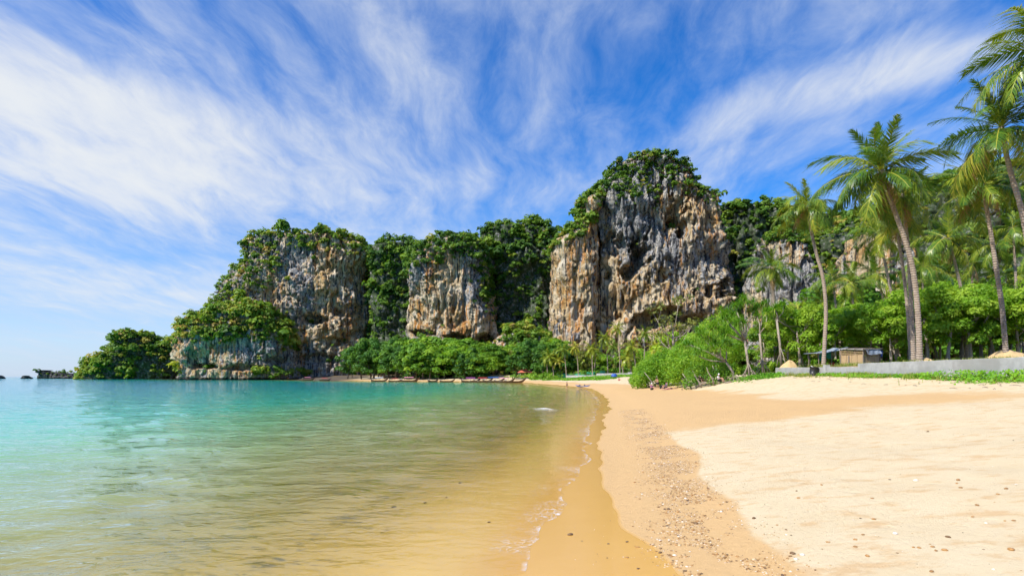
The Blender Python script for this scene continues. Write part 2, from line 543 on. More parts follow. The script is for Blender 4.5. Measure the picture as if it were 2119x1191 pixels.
put('beach', gme, kind='structure', label='sandy beach with pale dry sand, damp band and wet shore')

# ------------------------------------------------------------------ sea sheet
LIP = swash(FX, FY)
edge = LIP - GS
rr = np.hypot(FX, FY)
amp = sstep(0.6, 9.0, -GS)
calm = 1 / (1 + (rr / 160.0) ** 2)
def wave(x, y):
    xr = x * 0.97 + y * 0.25; yr = -x * 0.25 + y * 0.97
    h = 0.068 * fbm(xr / 2.2 + 0.6 * pnoise(x / 6, y / 6, 1.1), yr / 1.05, 0.4, 3)
    h = h + 0.05 * pnoise(xr / 9.0, yr / 2.6, 5.0)
    return h
WZ = wave(FX, FY) * amp * calm
# low swells running in along the shore
ph = (-GS) / 2.1 + 0.5 * pnoise(FX / 7, FY / 7, 3.0)
WZ = WZ + 0.035 * np.maximum(0, np.sin(ph * 2 * math.pi * 0.55)) ** 3 * sstep(0.8, 2.5, -GS) * (1 - sstep(7, 12, -GS)) * calm
# one small breaker curling where the photo has its white fleck
bx, by = (1128 - CX) / FPX * 43.0, 43.0
foam = np.zeros_like(FX)
for qx, qy, wa_, wb in ((bx, by, 0.55, 0.45), (4.6 + 5.4, 66.0, 0.6, 0.35), (8.0 + 5.0, 92, 0.7, 0.4)):
    g = np.exp(-(((FX - qx) * 0.9 + (FY - qy) * 0.25) / wa_) ** 2 - ((FY - qy) / (wb * 2.2)) ** 2)
    foam = np.maximum(foam, g); 
    WZ = WZ + 0.16 * g
film = 0.010
WZ = np.maximum(WZ, np.where(GS > -1.2, GZ + film * sstep(-0.3, 0.25, edge) + 0.002, -99))
dep = np.maximum(0, WZ - GZ)
keep = edge > -0.6
fq = grid_faces(NR, NA)[:, ::-1]
fk = keep.ravel()[fq].any(axis=1)
fq = fq[fk]
used = np.unique(fq); remap = np.full(NR * NA, -1); remap[used] = np.arange(len(used))
wme = mesh_np('sea_surface', np.stack([FX, FY, WZ], -1).reshape(-1, 3)[used], remap[fq], M['water'],
              {'s': GS.ravel()[used], 'edge': edge.ravel()[used], 'depth': dep.ravel()[used], 'foam': foam.ravel()[used]})
put('sea', wme, kind='structure', label='clear green and turquoise sea lapping the beach')
# ------------------------------------------------------------------ limestone
def make_rock(name, warm_bias=0.0, dark=0.0):
    m, t = new_mat(name)
    pos = t.n('ShaderNodeNewGeometry').outputs['Position']
    warm = t.attr('warm')
    st = t.noise(t.scale(pos, (0.30, 0.30, 0.022)), 1.0, 5, 0.62, 0.6)       # long run-off streaks
    st2 = t.noise(t.scale(pos, (0.75, 0.75, 0.032), loc=(7, 3, 1)), 1.0, 4, 0.6, 0.4)
    bl = t.noise(pos, 0.11, 5, 0.6); fi = t.noise(pos, 0.8, 5, 0.65); fi2 = t.noise(t.scale(pos, (1, 1, 0.45)), 2.6, 4, 0.65)
    grey = t.ramp(fi, [(0.28, (0.07, 0.073, 0.078)), (0.46, (0.27, 0.27, 0.268)), (0.60, (0.56, 0.545, 0.51))])
    ochre = t.ramp(bl, [(0.28, (0.48, 0.23, 0.065)), (0.42, (0.62, 0.40, 0.165)), (0.53, (0.74, 0.58, 0.35)), (0.66, (0.80, 0.70, 0.53))])
    rust = t.mix(t.maprange(t.noise(t.scale(pos, (0.22, 0.22, 0.022), loc=(3, 9, 2)), 1.0, 4, 0.6), 0.525, 0.62, 0, 0.85, True), ochre, (0.60, 0.25, 0.05, 1))
    f = t.math('ADD', t.math('MULTIPLY', t.math('SUBTRACT', st, 0.5), 2.1), warm)
    f = t.math('ADD', f, t.math('MULTIPLY', t.math('SUBTRACT', bl, 0.5), 0.8))
    f = t.math('ADD', f, warm_bias)
    col = t.mix(t.maprange(f, 0.34, 0.66, 0, 1, True), grey, rust)
    # black algae runs and pale calcite drips
    col = t.mix(t.maprange(st2, 0.52, 0.60, 0, 0.9, True), col, (0.028, 0.030, 0.038, 1))
    col = t.mix(t.maprange(st2, 0.45, 0.34, 0, 0.75, True), col, (0.66, 0.59, 0.48, 1))
    col = t.mix(t.maprange(fi2, 0.38, 0.28, 0, 0.5), col, (0.04, 0.04, 0.045, 1))
    # splash zone, darkened by the sea
    z = t.n('ShaderNodeSeparateXYZ', Vector=pos).outputs[2]
    tide = t.maprange(t.math('ADD', z, t.math('MULTIPLY', fi, 2.0)), 1.6, 3.6, 1, 0, True)
    col = t.mix(t.math('MULTIPLY', tide, t.attr('tidal')), col, (0.022, 0.021, 0.020, 1))
    if dark:
        col = t.mix(dark, col, (0.03, 0.03, 0.03, 1))
    hh = t.math('ADD', t.math('MULTIPLY', fi, 1.0), t.math('MULTIPLY', fi2, 0.45))
    hh = t.math('ADD', hh, t.math('MULTIPLY', st2, 0.8))
    bp = t.n('ShaderNodeBump', Strength=1.0, Distance=2.2, Height=hh)
    sh = t.n('ShaderNodeBsdfPrincipled', Base_Color=col, Roughness=0.9, Normal=bp)
    sh.inputs['Specular IOR Level'].default_value = 0.15
    t.link(sh.outputs[0], t.out.inputs[0])
    return m


def make_hill():
    m, t = new_mat('hill_soil')
    pos = t.n('ShaderNodeNewGeometry').outputs['Position']
    n = t.noise(pos, 0.5, 5, 0.65)
    col = t.ramp(n, [(0.3, (0.016, 0.030, 0.010)), (0.52, (0.035, 0.055, 0.018)), (0.60, (0.13, 0.13, 0.12)), (0.72, (0.26, 0.25, 0.23))])
    sh = t.n('ShaderNodeBsdfPrincipled', Base_Color=col, Roughness=0.95)
    t.link(sh.outputs[0], t.out.inputs[0])
    return m


def leaf_mat(name, stops, transl=0.35, rough=0.55):
    m, t = new_mat(name)
    ti = t.attr('tint')
    orr = t.n('ShaderNodeObjectInfo').outputs['Random']
    ti = t.math('ADD', ti, t.math('MULTIPLY', t.math('SUBTRACT', orr, 0.5), 0.34))
    col = t.ramp(ti, stops)
    d_ = t.n('ShaderNodeBsdfPrincipled', Base_Color=col, Roughness=rough)
    d_.inputs['Specular IOR Level'].default_value = 0.25
    tc = t.mix(0.5, col, (0.30, 0.42, 0.02, 1), 'MIX')
    tr = t.n('ShaderNodeBsdfTranslucent', Color=t.mix(1.0, col, (1.6, 1.5, 0.5, 1), 'MULTIPLY'))
    mx = t.n('ShaderNodeMixShader', Fac=transl, i1=d_.outputs[0], i2=tr.outputs[0])
    t.link(mx.outputs[0], t.out.inputs[0])
    return m


M['rock'] = make_rock('limestone')
M['rock_dark'] = make_rock('sea_worn_limestone', -0.6, 0.55)
M['hill'] = make_hill()
M['scrub'] = leaf_mat('scrub_leaves', [(0.0, (0.040, 0.105, 0.014)), (0.35, (0.100, 0.205, 0.020)), (0.65, (0.19, 0.30, 0.028)), (0.85, (0.32, 0.34, 0.040)), (1.0, (0.36, 0.27, 0.07))], 0.32)

rng = np.random.RandomState(11)


def cards(C, N, S, rng, asp=1.0, bend=0.25):
    """one bent four-cornered leaf spray per centre C, facing about N, size S"""
    n = len(C)
    N = N / (np.linalg.norm(N, axis=1)[:, None] + 1e-9)
    r = rng.normal(size=(n, 3))
    A = np.cross(N, r); A /= np.linalg.norm(A, axis=1)[:, None] + 1e-9
    B = np.cross(N, A)
    a = A * (S * 0.5)[:, None]; b = B * (S * 0.5 * asp)[:, None]
    k = (S * bend)[:, None] * N * rng.uniform(-0.3, 1, (n, 1))
    j = lambda: rng.uniform(0.7, 1.25, (n, 1))
    V = np.stack([C - a * j(), C - b * j() - k * 0.3, C + a * j(), C + b * j() - k], 1).reshape(-1, 3)
    F = np.arange(n * 4).reshape(-1, 4)
    return V, F


def sprays(C, N, S, rng):
    """three-cornered leaf sprays, for far foliage"""
    n = len(C)
    N = N / (np.linalg.norm(N, axis=1)[:, None] + 1e-9)
    A = np.cross(N, rng.normal(size=(n, 3))); A /= np.linalg.norm(A, axis=1)[:, None] + 1e-9
    B = np.cross(N, A)
    S = S[:, None]
    V = np.stack([C + A * S * 0.62 * rng.uniform(.7, 1.2, (n, 1)), C - A * S * 0.4 + B * S * 0.5 * rng.uniform(.6, 1.2, (n, 1)), C - A * S * 0.4 - B * S * 0.5 * rng.uniform(.6, 1.2, (n, 1))], 1).reshape(-1, 3)
    return V, np.arange(n * 3).reshape(-1, 3)


def clump_batch(P, Nrm, Rad, tint, per, rng, leaf=0.38, flat=0.85):
    """lumpy shrub/tree crowns at P (radius Rad): sub-blobs with sprays on their upper shells"""
    n = len(P); nsub = 6
    out_c = []; out_n = []; out_s = []; out_t = []
    d0 = rng.normal(size=(n, nsub, 3)); d0[..., 2] = np.abs(d0[..., 2]) * 0.9 + 0.1
    d0 /= np.linalg.norm(d0, axis=2)[..., None]
    d0 += Nrm[:, None, :] * 0.5
    sub = P[:, None, :] + d0 * (Rad[:, None, None] * rng.uniform(0.25, 0.75, (n, nsub, 1))) * np.array([1, 1, flat])
    sr = Rad[:, None] * rng.uniform(0.32, 0.55, (n, nsub))
    st = tint[:, None] + rng.uniform(-0.10, 0.10, (n, nsub))
    k = per // nsub
    dd = rng.normal(size=(n, nsub, k, 3)); dd[..., 2] = np.where(dd[..., 2] < -0.2, -dd[..., 2], dd[..., 2])
    dd /= np.linalg.norm(dd, axis=3)[..., None]
    C = sub[:, :, None, :] + dd * sr[:, :, None, None] * rng.uniform(0.75, 1.1, (n, nsub, k, 1))
    Nn = dd * 1.0 + rng.normal(size=dd.shape) * 0.25 + np.array([-0.1, -0.05, 0.25])
    S = (Rad[:, None, None] * leaf * rng.uniform(0.7, 1.4, (n, nsub, k)))
    T = st[:, :, None] + rng.uniform(-0.12, 0.12, (n, nsub, k))
    V, F = sprays(C.reshape(-1, 3), Nn.reshape(-1, 3), S.reshape(-1), rng)
    return V, F, np.repeat(T.reshape(-1), 3)


def saw(t):
    t = t - np.floor(t)
    return np.where(t < 0.12, t / 0.12, ((1 - t) / 0.88)) ** 1.3


def cliff(name, label, rows, D, hd, nth, nz, mat, sup=3.5, slope=0.0, disp=1.0, warm=(), warm0=0.3, dents=(), veg=(), top_band=20, veg_n=0, veg_r=(1.2, 2.8), veg_all=0.0,
          tidal=0.0, ledge=0.0, top_dens=0.95, seed=0, veg_per=84, tint0=0.42, steep=0.35, back=1.25):
    rows = sorted(rows)
    wmax = max(r[2] - r[1] for r in rows)
    zr = np.array([CAMZ + (HZ - r[0]) / FPX * (D + hd * (0.10 + 0.20 * (1 - (r[2] - r[1]) / wmax))) for r in rows])[::-1]
    near_, back_ = D + 0.25 * hd, D + back * hd
    xl = np.array([(r[1] - CX) / FPX * (back_ if r[1] > CX else near_) for r in rows])[::-1]
    xr = np.array([(r[2] - CX) / FPX * (near_ if r[2] > CX else back_) for r in rows])[::-1]
    xr = np.maximum(xr, xl + 3.0)
    zt = zr[-1]; zb = min(zr[0], -3.0)
    f = np.linspace(0, 1, nz)
    Z = zb + (zt - zb) * f
    # close the crown: shrink to a point over the last rows
    XL = np.interp(Z, zr, xl); XR = np.interp(Z, zr, xr)
    cap = 1 - np.clip((f - 0.965) / 0.035, 0, 1) ** 2.2
    xc = (XL + XR) / 2; hw = (XR - XL) / 2 * cap
    hdz = hd * (0.35 + 0.65 * np.clip(hw / hw.max(), 0, 1)) * np.maximum(cap, 0.02)
    e = 2.0 / sup
    td = np.linspace(-math.pi / 2, 1.5 * math.pi, 8001)          # dense turn, resampled evenly along the outline (finer in front)
    qx = hw.max() * np.sign(np.cos(td)) * np.abs(np.cos(td)) ** e; qy = hd * np.sign(np.sin(td)) * np.abs(np.sin(td)) ** e
    dl = np.hypot(np.diff(qx), np.diff(qy)) * np.where(np.sin((td[1:] + td[:-1]) / 2) > -0.35, 1.0, 0.30)
    cl_ = np.concatenate([[0], np.cumsum(dl)])
    th = np.interp(np.linspace(0, cl_[-1], nth + 1)[:-1], cl_, td)
    c, s = np.cos(th), np.sin(th)
    cx = np.sign(c) * np.abs(c) ** e; sx = np.sign(s) * np.abs(s) ** e
    yc = (D + hdz + 0.25 * (hd - hdz))[:, None]
    front = slope * (zt - Z)
    X = xc[:, None] - hw[:, None] * cx[None, :]
    Y = yc - (hdz[:, None] + front[:, None] * (sx[None, :] > 0)) * sx[None, :]
    ZZ = np.repeat(Z[:, None], nth, 1)
    # outward direction
    Nx = -np.sign(c) * np.abs(c) ** (2 - e) / np.maximum(hw[:, None], 1); Ny = -np.sign(s) * np.abs(s) ** (2 - e) / np.maximum(hdz[:, None], 1)
    l = np.hypot(Nx, Ny) + 1e-9; Nx /= l; Ny /= l
    o = seed * 37.7
    big = fbm(X / 30 + o, Y / 30, ZZ / 30, 4) * 6.5
    rib = (1 - np.abs(pnoise(X / 6.5 + o + 0.4 * pnoise(X / 9, Y / 9, ZZ / 9), Y / 6.5, ZZ / 38)) * 2.2) * 1.7
    mod = sstep(-0.25, 0.55, fbm(X / 22 + 4 + o, Y / 22, ZZ / 22, 2))
    fringe = np.abs(pnoise(X / 2.6 + o, Y / 2.6, ZZ / 50)) * 1.0 + np.abs(pnoise(X / 1.2 + o, Y / 1.2, ZZ / 40)) * 0.5
    tilt = (X - 0.9 * Y) * 0.75 * np.sign(pnoise(X / 60 + o, Y / 60, 2.0) + 0.15)
    drap = saw((ZZ + tilt) / 24 + 2.6 * fbm(X / 13 + o, Y / 13, ZZ / 45, 4) - 0.9 * fringe) * 3.6 * mod
    drap2 = saw((ZZ - 0.6 * X + 0.7 * Y) / 10.0 + 2.8 * fbm(X / 6 + 9 + o, Y / 6, ZZ / 30, 3) - 1.4 * fringe) * 0.9 * (1 - mod * 0.5)
    flute = np.abs(pnoise(X / 2.1 + o, Y / 2.1, ZZ / 16)) * -1.5 + np.abs(pnoise(X / 4.4 + o, Y / 4.4, ZZ / 30)) * -2.0
    fine = fbm(X / 3.2 + o, Y / 3.2, ZZ / 5.5, 4, 0.6) * 0.9
    crack = -4.2 * np.clip(1 - np.abs(pnoise(X / 7 + o + 0.5 * pnoise(X / 5, Y / 5, ZZ / 11), Y / 7, ZZ / 55)) * 9, 0, 1) - 2.0 * np.clip(1 - np.abs(pnoise(X / 3.1 + 5 + o, Y / 3.1, ZZ / 14)) * 7, 0, 1)
    dsp = big + (rib + drap + drap2 + flute + fine + crack)
    if ledge:
        q = (X * 0.62 - ZZ * 0.85) / 5.5 + 1.1 * fbm(X / 12, ZZ / 12, 3.3, 4)
        PYv = HZ - (ZZ - CAMZ) * FPX / Y; PXv = CX + X * FPX / Y
        wl = np.exp(-((PXv - 1345) / 85) ** 2 - ((PYv - 615) / 55) ** 2)
        dsp = dsp * (1 - 0.3 * wl) + ledge * saw(-q) * wl * 1.5
    dsp = dsp * disp * np.clip(cap, 0, 1)[:, None]
    X = X + Nx * dsp; Y = Y + Ny * dsp
    PX = CX + X * FPX / np.maximum(Y, 1); PY = HZ - (ZZ - CAMZ) * FPX / np.maximum(Y, 1)
    isf = (sx > -0.2)[None, :] * 1.0
    for (dx_, dy_, rx, ry, dp) in dents:      # caves and undercuts
        wob = 0.45 * fbm(X / 6, Y / 6, ZZ / 9, 3) + 0.5 * np.abs(pnoise(X / 2.2, Y / 2.2, ZZ / 30)) * (PY < dy_)
        q = np.sqrt(((PX - dx_) / rx) ** 2 + ((PY - dy_) / ry) ** 2) + wob
        Y = Y + dp * (1 - sstep(0.65, 1.05, q)) * isf
    wv_ = np.full(X.shape, float(warm0))
    for (wx, wy, rx, ry, k) in warm:
        wv_ = wv_ + k * np.exp(-((PX - wx) / rx) ** 2 - ((PY - wy) / ry) ** 2)
    V = np.stack([X, Y, ZZ], -1)
    me = mesh_np(name, V.reshape(-1, 3), grid_faces(nz, nth)[:, ::-1] if False else grid_faces(nz, nth), mat, {'warm': wv_, 'tidal': np.full(X.shape, tidal)})
    ob = put(name, me, kind='structure', label=label)
    # ---- scrub and small trees rooted on it
    if veg_n:
        a = V[:-1, :-1]; b = V[1:, :-1]; d_ = V[:-1, 1:]
        nr = np.cross(d_ - a, b - a); ar = np.linalg.norm(nr, axis=2)
        nr = nr / (ar[..., None] + 1e-9)
        flip = np.where((nr[..., 0] * Nx[:-1, :-1] + nr[..., 1] * Ny[:-1, :-1]) < 0, -1.0, 1.0)
        nr = nr * flip[..., None]
        px, py = PX[:-1, :-1], PY[:-1, :-1]
        vis = (np.repeat((sx > -0.30)[None, :-1], nz - 1, 0)) & (a[..., 2] > 1.0) & (px < 2150)
        bins = np.round(px / 6).astype(int); b0 = bins.min(); tl = np.full(bins.max() - b0 + 1, 1e9)
        np.minimum.at(tl, (bins - b0).ravel(), py.ravel())
        below = py - tl[bins - b0]
        nn = fbm(a[..., 0] / 9 + o, a[..., 1] / 9, a[..., 2] / 9, 3)
        dens = top_dens * (1 - sstep(top_band * 0.55, top_band * 1.3, below + 14 * nn))
        dens = np.maximum(dens, (nr[..., 2] > steep) * 0.5 * (nn > 0.0))
        dens = np.maximum(dens, veg_all * sstep(-0.25, 0.1, nn))
        veg_n = int(veg_n * 1.7)
        for (vx, vy, rx, ry, k) in veg:
            q = np.sqrt(((px - vx) / rx) ** 2 + ((py - vy) / ry) ** 2) + 0.35 * nn
            v_ = 1 - sstep(0.75, 1.05, q)
            dens = np.maximum(dens, k * v_) if k > 0 else dens * (1 + k * v_)
        wgt = (ar * vis * dens).ravel()
        if wgt.sum() > 0:
            r_ = np.random.RandomState(seed + 5)
            idx = r_.choice(wgt.size, veg_n, p=wgt / wgt.sum())
            P = a.reshape(-1, 3)[idx]; N_ = nr.reshape(-1, 3)[idx]
            Rd = r_.uniform(veg_r[0] * 0.8, veg_r[1], veg_n) * np.exp(0.28 * r_.normal(size=veg_n)) * np.where(r_.rand(veg_n) > 0.93, 1.5, 0.95)
            tn = tint0 + 0.20 * r_.normal(size=veg_n) + 0.22 * fbm(P[:, 0] / 14, P[:, 1] / 14, P[:, 2] / 14 + 3, 2)
            vv, ff, tt = clump_batch(P + N_ * (Rd * 0.2)[:, None], N_, Rd, np.clip(tn, 0.03, 0.97), veg_per, r_)
            vme = mesh_np(name + '_scrub', vv, ff, M['scrub'], {'tint': np.clip(tt, 0, 1)}, smooth=False)
            put('cliff_scrub', vme, kind='stuff', label='dense green scrub and small trees clinging to the ' + label.split(' with ')[0])
    return ob


R = M['rock']
cliff('tall_cliff', 'tall domed limestone cliff with caves and hanging stalactites',
      [(322, 1300, 1345), (330, 1272, 1380), (345, 1248, 1405), (368, 1232, 1428), (386, 1224, 1445), (394, 1221, 1484), (430, 1213, 1490), (480, 1206, 1498), (560, 1204, 1514), (650, 1198, 1524), (720, 1193, 1530), (800, 1188, 1536)],
      330, 50, 330, 270, R, sup=4.0, disp=1.0, warm0=0.46,
      warm=[(1400, 430, 45, 40, 0.6), (1475, 440, 22, 60, 0.5), (1330, 620, 110, 70, 0.42), (1230, 600, 40, 120, 0.35), (1240, 690, 80, 40, 0.4), (1500, 640, 40, 40, 0.4), (1300, 400, 90, 50, -0.45), (1430, 560, 60, 40, -0.1), (1330, 490, 60, 50, -0.3)],
      dents=[(1322, 528, 22, 40, 20), (1300, 560, 16, 22, 12), (1414, 476, 15, 20, 20), (1390, 458, 16, 14, 16), (1400, 430, 26, 26, 5), (1345, 660, 40, 26, 16), (1390, 645, 26, 18, 14), (1272, 505, 24, 24, 6), (1232, 432, 6, 11, 6), (1468, 600, 9, 15, 9), (1440, 606, 6, 12, 8), (1500, 590, 10, 22, 9), (1290, 560, 9, 14, 6), (1260, 570, 6, 10, 5), (1420, 660, 40, 12, 10), (1225, 700, 14, 10, 7), (1370, 570, 10, 16, 5)],
      veg=[(1295, 372, 62, 42, 0.95), (1370, 352, 60, 24, 0.95), (1440, 395, 24, 22, 0.6), (1470, 398, 30, 16, 0.9), (1345, 395, 22, 22, 0.55), (1360, 425, 10, 8, 0.5), (1330, 640, 60, 100, -0.97), (1400, 560, 110, 120, -0.9), (1280, 560, 70, 110, -0.95)],
      top_band=30, veg_n=760, veg_r=(1.0, 2.3), ledge=0.5, seed=1, steep=0.75)
cliff('cliff_buttress', 'pale gold buttress with scrub on its sloping shoulder',
      [(400, 1212, 1228), (440, 1192, 1232), (470, 1176, 1234), (488, 1150, 1236), (505, 1140, 1240), (600, 1136, 1244), (720, 1130, 1246), (800, 1126, 1250)],
      326, 40, 170, 220, R, sup=3.2, disp=0.6, warm0=0.75, warm=[(1170, 560, 30, 70, 0.3), (1160, 680, 40, 30, -0.3)], veg=[(1190, 460, 42, 40, 1.0), (1180, 640, 60, 110, -0.9)], top_band=26, veg_n=330, veg_r=(1.2, 2.6), seed=2, steep=0.8)
cliff('middle_cliff', 'middle limestone cliff with orange streaks and an undercut foot',
      [(486, 915, 975), (496, 880, 995), (515, 855, 1006), (545, 842, 1012), (640, 835, 1024), (690, 836, 1034), (720, 842, 1040), (800, 845, 1045)],
      345, 45, 280, 240, R, sup=3.0, disp=0.75, warm0=0.5,
      warm=[(930, 560, 40, 40, 0.35), (880, 640, 45, 40, 0.45), (960, 660, 50, 30, 0.4), (1010, 690, 30, 25, 0.5), (855, 560, 20, 50, -0.3), (995, 570, 25, 60, -0.45)],
      dents=[(945, 705, 42, 17, 14), (1000, 700, 22, 14, 12), (875, 688, 26, 8, 8), (940, 625, 9, 26, 3), (860, 610, 14, 10, 3)],
      veg=[(930, 500, 90, 38, 1.0), (1010, 560, 26, 70, 0.95), (1015, 620, 14, 40, 0.8), (910, 620, 80, 70, -0.96)], top_band=48, veg_n=620, veg_r=(1.4, 3.0), seed=3, steep=0.8)
cliff('left_cliff', 'broad limestone headland cliff with dark streaked face',
      [(478, 520, 752), (484, 510, 772), (498, 503, 784), (520, 496, 790), (550, 478, 784), (600, 440, 788), (640, 425, 790), (700, 400, 790), (800, 385, 790)],
      425, 60, 300, 230, R, sup=4.0, disp=1.0, warm0=0.42,
      warm=[(680, 570, 40, 70, 0.55), (740, 550, 35, 60, 0.4), (565, 590, 30, 40, 0.35), (700, 690, 70, 30, 0.5), (760, 700, 30, 25, 0.35), (620, 560, 40, 80, -0.15)],
      dents=[(645, 658, 34, 13, 15), (700, 645, 20, 12, 7), (690, 705, 30, 10, 8), (735, 690, 18, 12, 6), (660, 740, 50, 12, 6)],
      veg=[(540, 545, 45, 60, 0.85), (470, 590, 55, 60, 0.95), (640, 492, 140, 26, 1.0), (780, 570, 24, 70, 0.95), (600, 615, 18, 12, 0.6), (520, 660, 100, 38, 0.9), (680, 610, 80, 90, -0.93), (590, 590, 30, 60, -0.75)],
      top_band=36, veg_n=900, veg_r=(1.6, 3.2), tidal=1.0, seed=4, steep=0.8)
cliff('headland_shelf', 'lower headland shelf with bright crowns above a rust stained sea cliff',
      [(628, 500, 560), (645, 440, 585), (660, 385, 600), (675, 352, 615), (700, 340, 628), (740, 337, 636), (772, 342, 645), (800, 330, 655)],
      398, 34, 280, 130, R, sup=3.0, disp=0.8, warm0=0.45, warm=[(360, 715, 26, 30, 0.35), (440, 730, 40, 25, 0.4), (540, 735, 60, 25, -0.2), (480, 765, 90, 10, 0.3)],
      dents=[(425, 757, 30, 7, 8), (500, 760, 45, 7, 8), (570, 745, 25, 9, 7), (395, 735, 12, 18, 5)],
      veg=[(480, 668, 135, 42, 1.0), (600, 690, 45, 40, 0.9), (360, 720, 22, 30, -0.9), (480, 745, 100, 28, -0.9), (580, 770, 60, 8, 0.8)], top_band=40, veg_n=620, veg_r=(1.8, 3.8), tidal=1.0, seed=5, tint0=0.55, steep=0.8)
cliff('low_headland', 'green low headland with thick tree cover beside the big cliff',
      [(690, 253, 290), (700, 243, 345), (718, 230, 385), (742, 198, 392), (762, 160, 396), (800, 135, 400)], 500, 34, 150, 90, M['hill'], sup=2.4, disp=0.8, warm0=0.3, veg_all=0.95, veg=[(300, 745, 10, 30, -0.9)], top_band=30, veg_n=330, veg_r=(2.2, 4.4), tidal=1.0, seed=6, tint0=0.5)
cliff('coast_slope', 'low green slope running out to the sea point',
      [(752, 196, 240), (760, 178, 285), (772, 162, 310), (800, 140, 330)], 575, 45, 130, 60, M['hill'], sup=2.2, disp=0.5, warm0=0.2, veg_all=0.95, top_band=18, veg_n=240, veg_r=(2.0, 4.0), tidal=1.0, seed=7, tint0=0.6)
cliff('rocky_point', 'dark bare rock point at the end of the headland',
      [(765, 86, 92), (767.5, 80, 112), (770, 76, 138), (773.5, 74, 172), (780, 71, 198), (790, 68, 205)], 705, 22, 140, 60, M['rock_dark'], sup=2.6, disp=0.75, warm0=0.0, top_band=3, veg=[(115, 772, 12, 4, 1.0)], top_dens=0.12, veg_n=20, veg_r=(1.2, 2.4), tidal=1.0, seed=8)
for i, (rws, D_) in enumerate(((((776.3, 50, 60), (778, 45, 66), (781, 42, 70), (790, 38, 74)), 690), (((774.8, -22, 2), (777, -26, 8), (781.5, -28, 12), (790, -30, 16)), 650))):
    cliff('sea_rock', ('small dark rock poking from the sea off the point', 'dark rock islet cut by the left edge')[i], list(rws), D_, 9, 70, 30, M['rock_dark'], sup=2.4, disp=0.3, warm0=0.0, tidal=1.0, seed=9 + i)
cliff('back_ridge', 'shaded wooded ridge between the left and middle cliffs',
      [(499, 775, 868), (508, 768, 885), (560, 762, 905), (800, 755, 920)], 425, 40, 130, 120, M['hill'], sup=2.6, disp=0.9, warm0=0.15, veg_all=0.95, top_band=40, veg_n=720, veg_r=(1.9, 3.8), seed=12, back=0.5)
cliff('wooded_hill', 'steep wooded hill between the middle and tall cliffs',
      [(460, 1028, 1140), (468, 1012, 1165), (490, 1000, 1180), (560, 1006, 1180), (660, 1000, 1190), (800, 990, 1200)], 372, 45, 170, 180, M['hill'], sup=2.6, disp=1.0, warm0=0.25, veg_all=0.97, top_band=60,
      veg=[(1060, 655, 35, 20, -0.7), (1075, 530, 16, 12, -0.8), (1110, 640, 30, 14, -0.4)], veg_n=900, veg_r=(1.7, 3.4), seed=13, back=0.5)
cliff('talus_slope', 'rocky talus apron with trees below the wooded hill',
      [(678, 1050, 1090), (695, 1022, 1130), (720, 1004, 1165), (750, 985, 1210), (800, 950, 1260)], 328, 26, 150, 90, R, sup=2.4, disp=0.8, slope=0.35, warm0=0.55, veg_all=0.72, veg=[(1030, 710, 24, 30, -0.85), (1090, 730, 60, 30, 0.95)], top_band=10, veg_n=420, veg_r=(1.6, 3.4), seed=14)
cliff('right_ridge', 'wooded ridge behind the palms right of the tall cliff',
      [(420, 1495, 1600), (428, 1470, 1625), (436, 1460, 1690), (446, 1455, 1745), (480, 1450, 1770), (600, 1475, 1780), (800, 1470, 1800)], 385, 50, 200, 170, M['hill'], sup=2.8, disp=1.0, warm0=0.2, veg_all=0.96, top_band=60, veg=[(1585, 480, 14, 14, -0.9)], back=0.4, veg_n=900, veg_r=(1.7, 3.4), seed=15)
cliff('streaked_bluff', 'dark streaked bluff half hidden by palms',
      [(466, 1586, 1612), (478, 1570, 1640), (500, 1560, 1668), (540, 1556, 1690), (640, 1550, 1708), (800, 1545, 1715)], 300, 30, 200, 170, R, sup=3.0, disp=0.7, warm0=0.32, warm=[(1600, 495, 20, 20, 0.5), (1640, 530, 40, 30, 0.25), (1560, 640, 40, 30, 0.6), (1640, 600, 50, 40, -0.3)],
      veg=[(1640, 490, 30, 16, 0.9), (1690, 520, 16, 50, 0.8), (1630, 580, 40, 60, -0.9)], top_band=16, veg_n=260, veg_r=(1.2, 2.4), seed=16, steep=0.8)
cliff('cream_bluff', 'cream and orange bluff behind the tall palms',
      [(462, 1765, 1820), (474, 1748, 1850), (510, 1743, 1880), (560, 1742, 1890), (640, 1740, 1900), (800, 1738, 1905)], 235, 24, 170, 150, R, sup=3.2, disp=0.42, warm0=0.85, warm=[(1860, 540, 30, 60, -0.5), (1750, 560, 14, 40, -0.4)], veg=[(1800, 540, 60, 60, -0.95)], top_band=12, veg_n=170, veg_r=(0.9, 1.8), seed=17, steep=0.85)
cliff('wooded_slope', 'high wooded hillside with grey rock ribs behind the palms',
      [(343, 1990, 2420), (352, 1930, 2460), (372, 1880, 2500), (400, 1830, 2540), (430, 1750, 2580), (470, 1705, 2600), (560, 1690, 2640), (800, 1650, 2700)], 275, 70, 210, 140, M['hill'], sup=2.6, slope=0.25, disp=0.9, warm0=0.12, veg_all=0.93,
      veg=[(2000, 470, 50, 30, -0.5), (1920, 440, 40, 16, -0.4), (2080, 440, 30, 24, -0.5)], top_band=24, veg_n=1500, veg_r=(1.2, 2.8), seed=18, tint0=0.45, back=0.45)
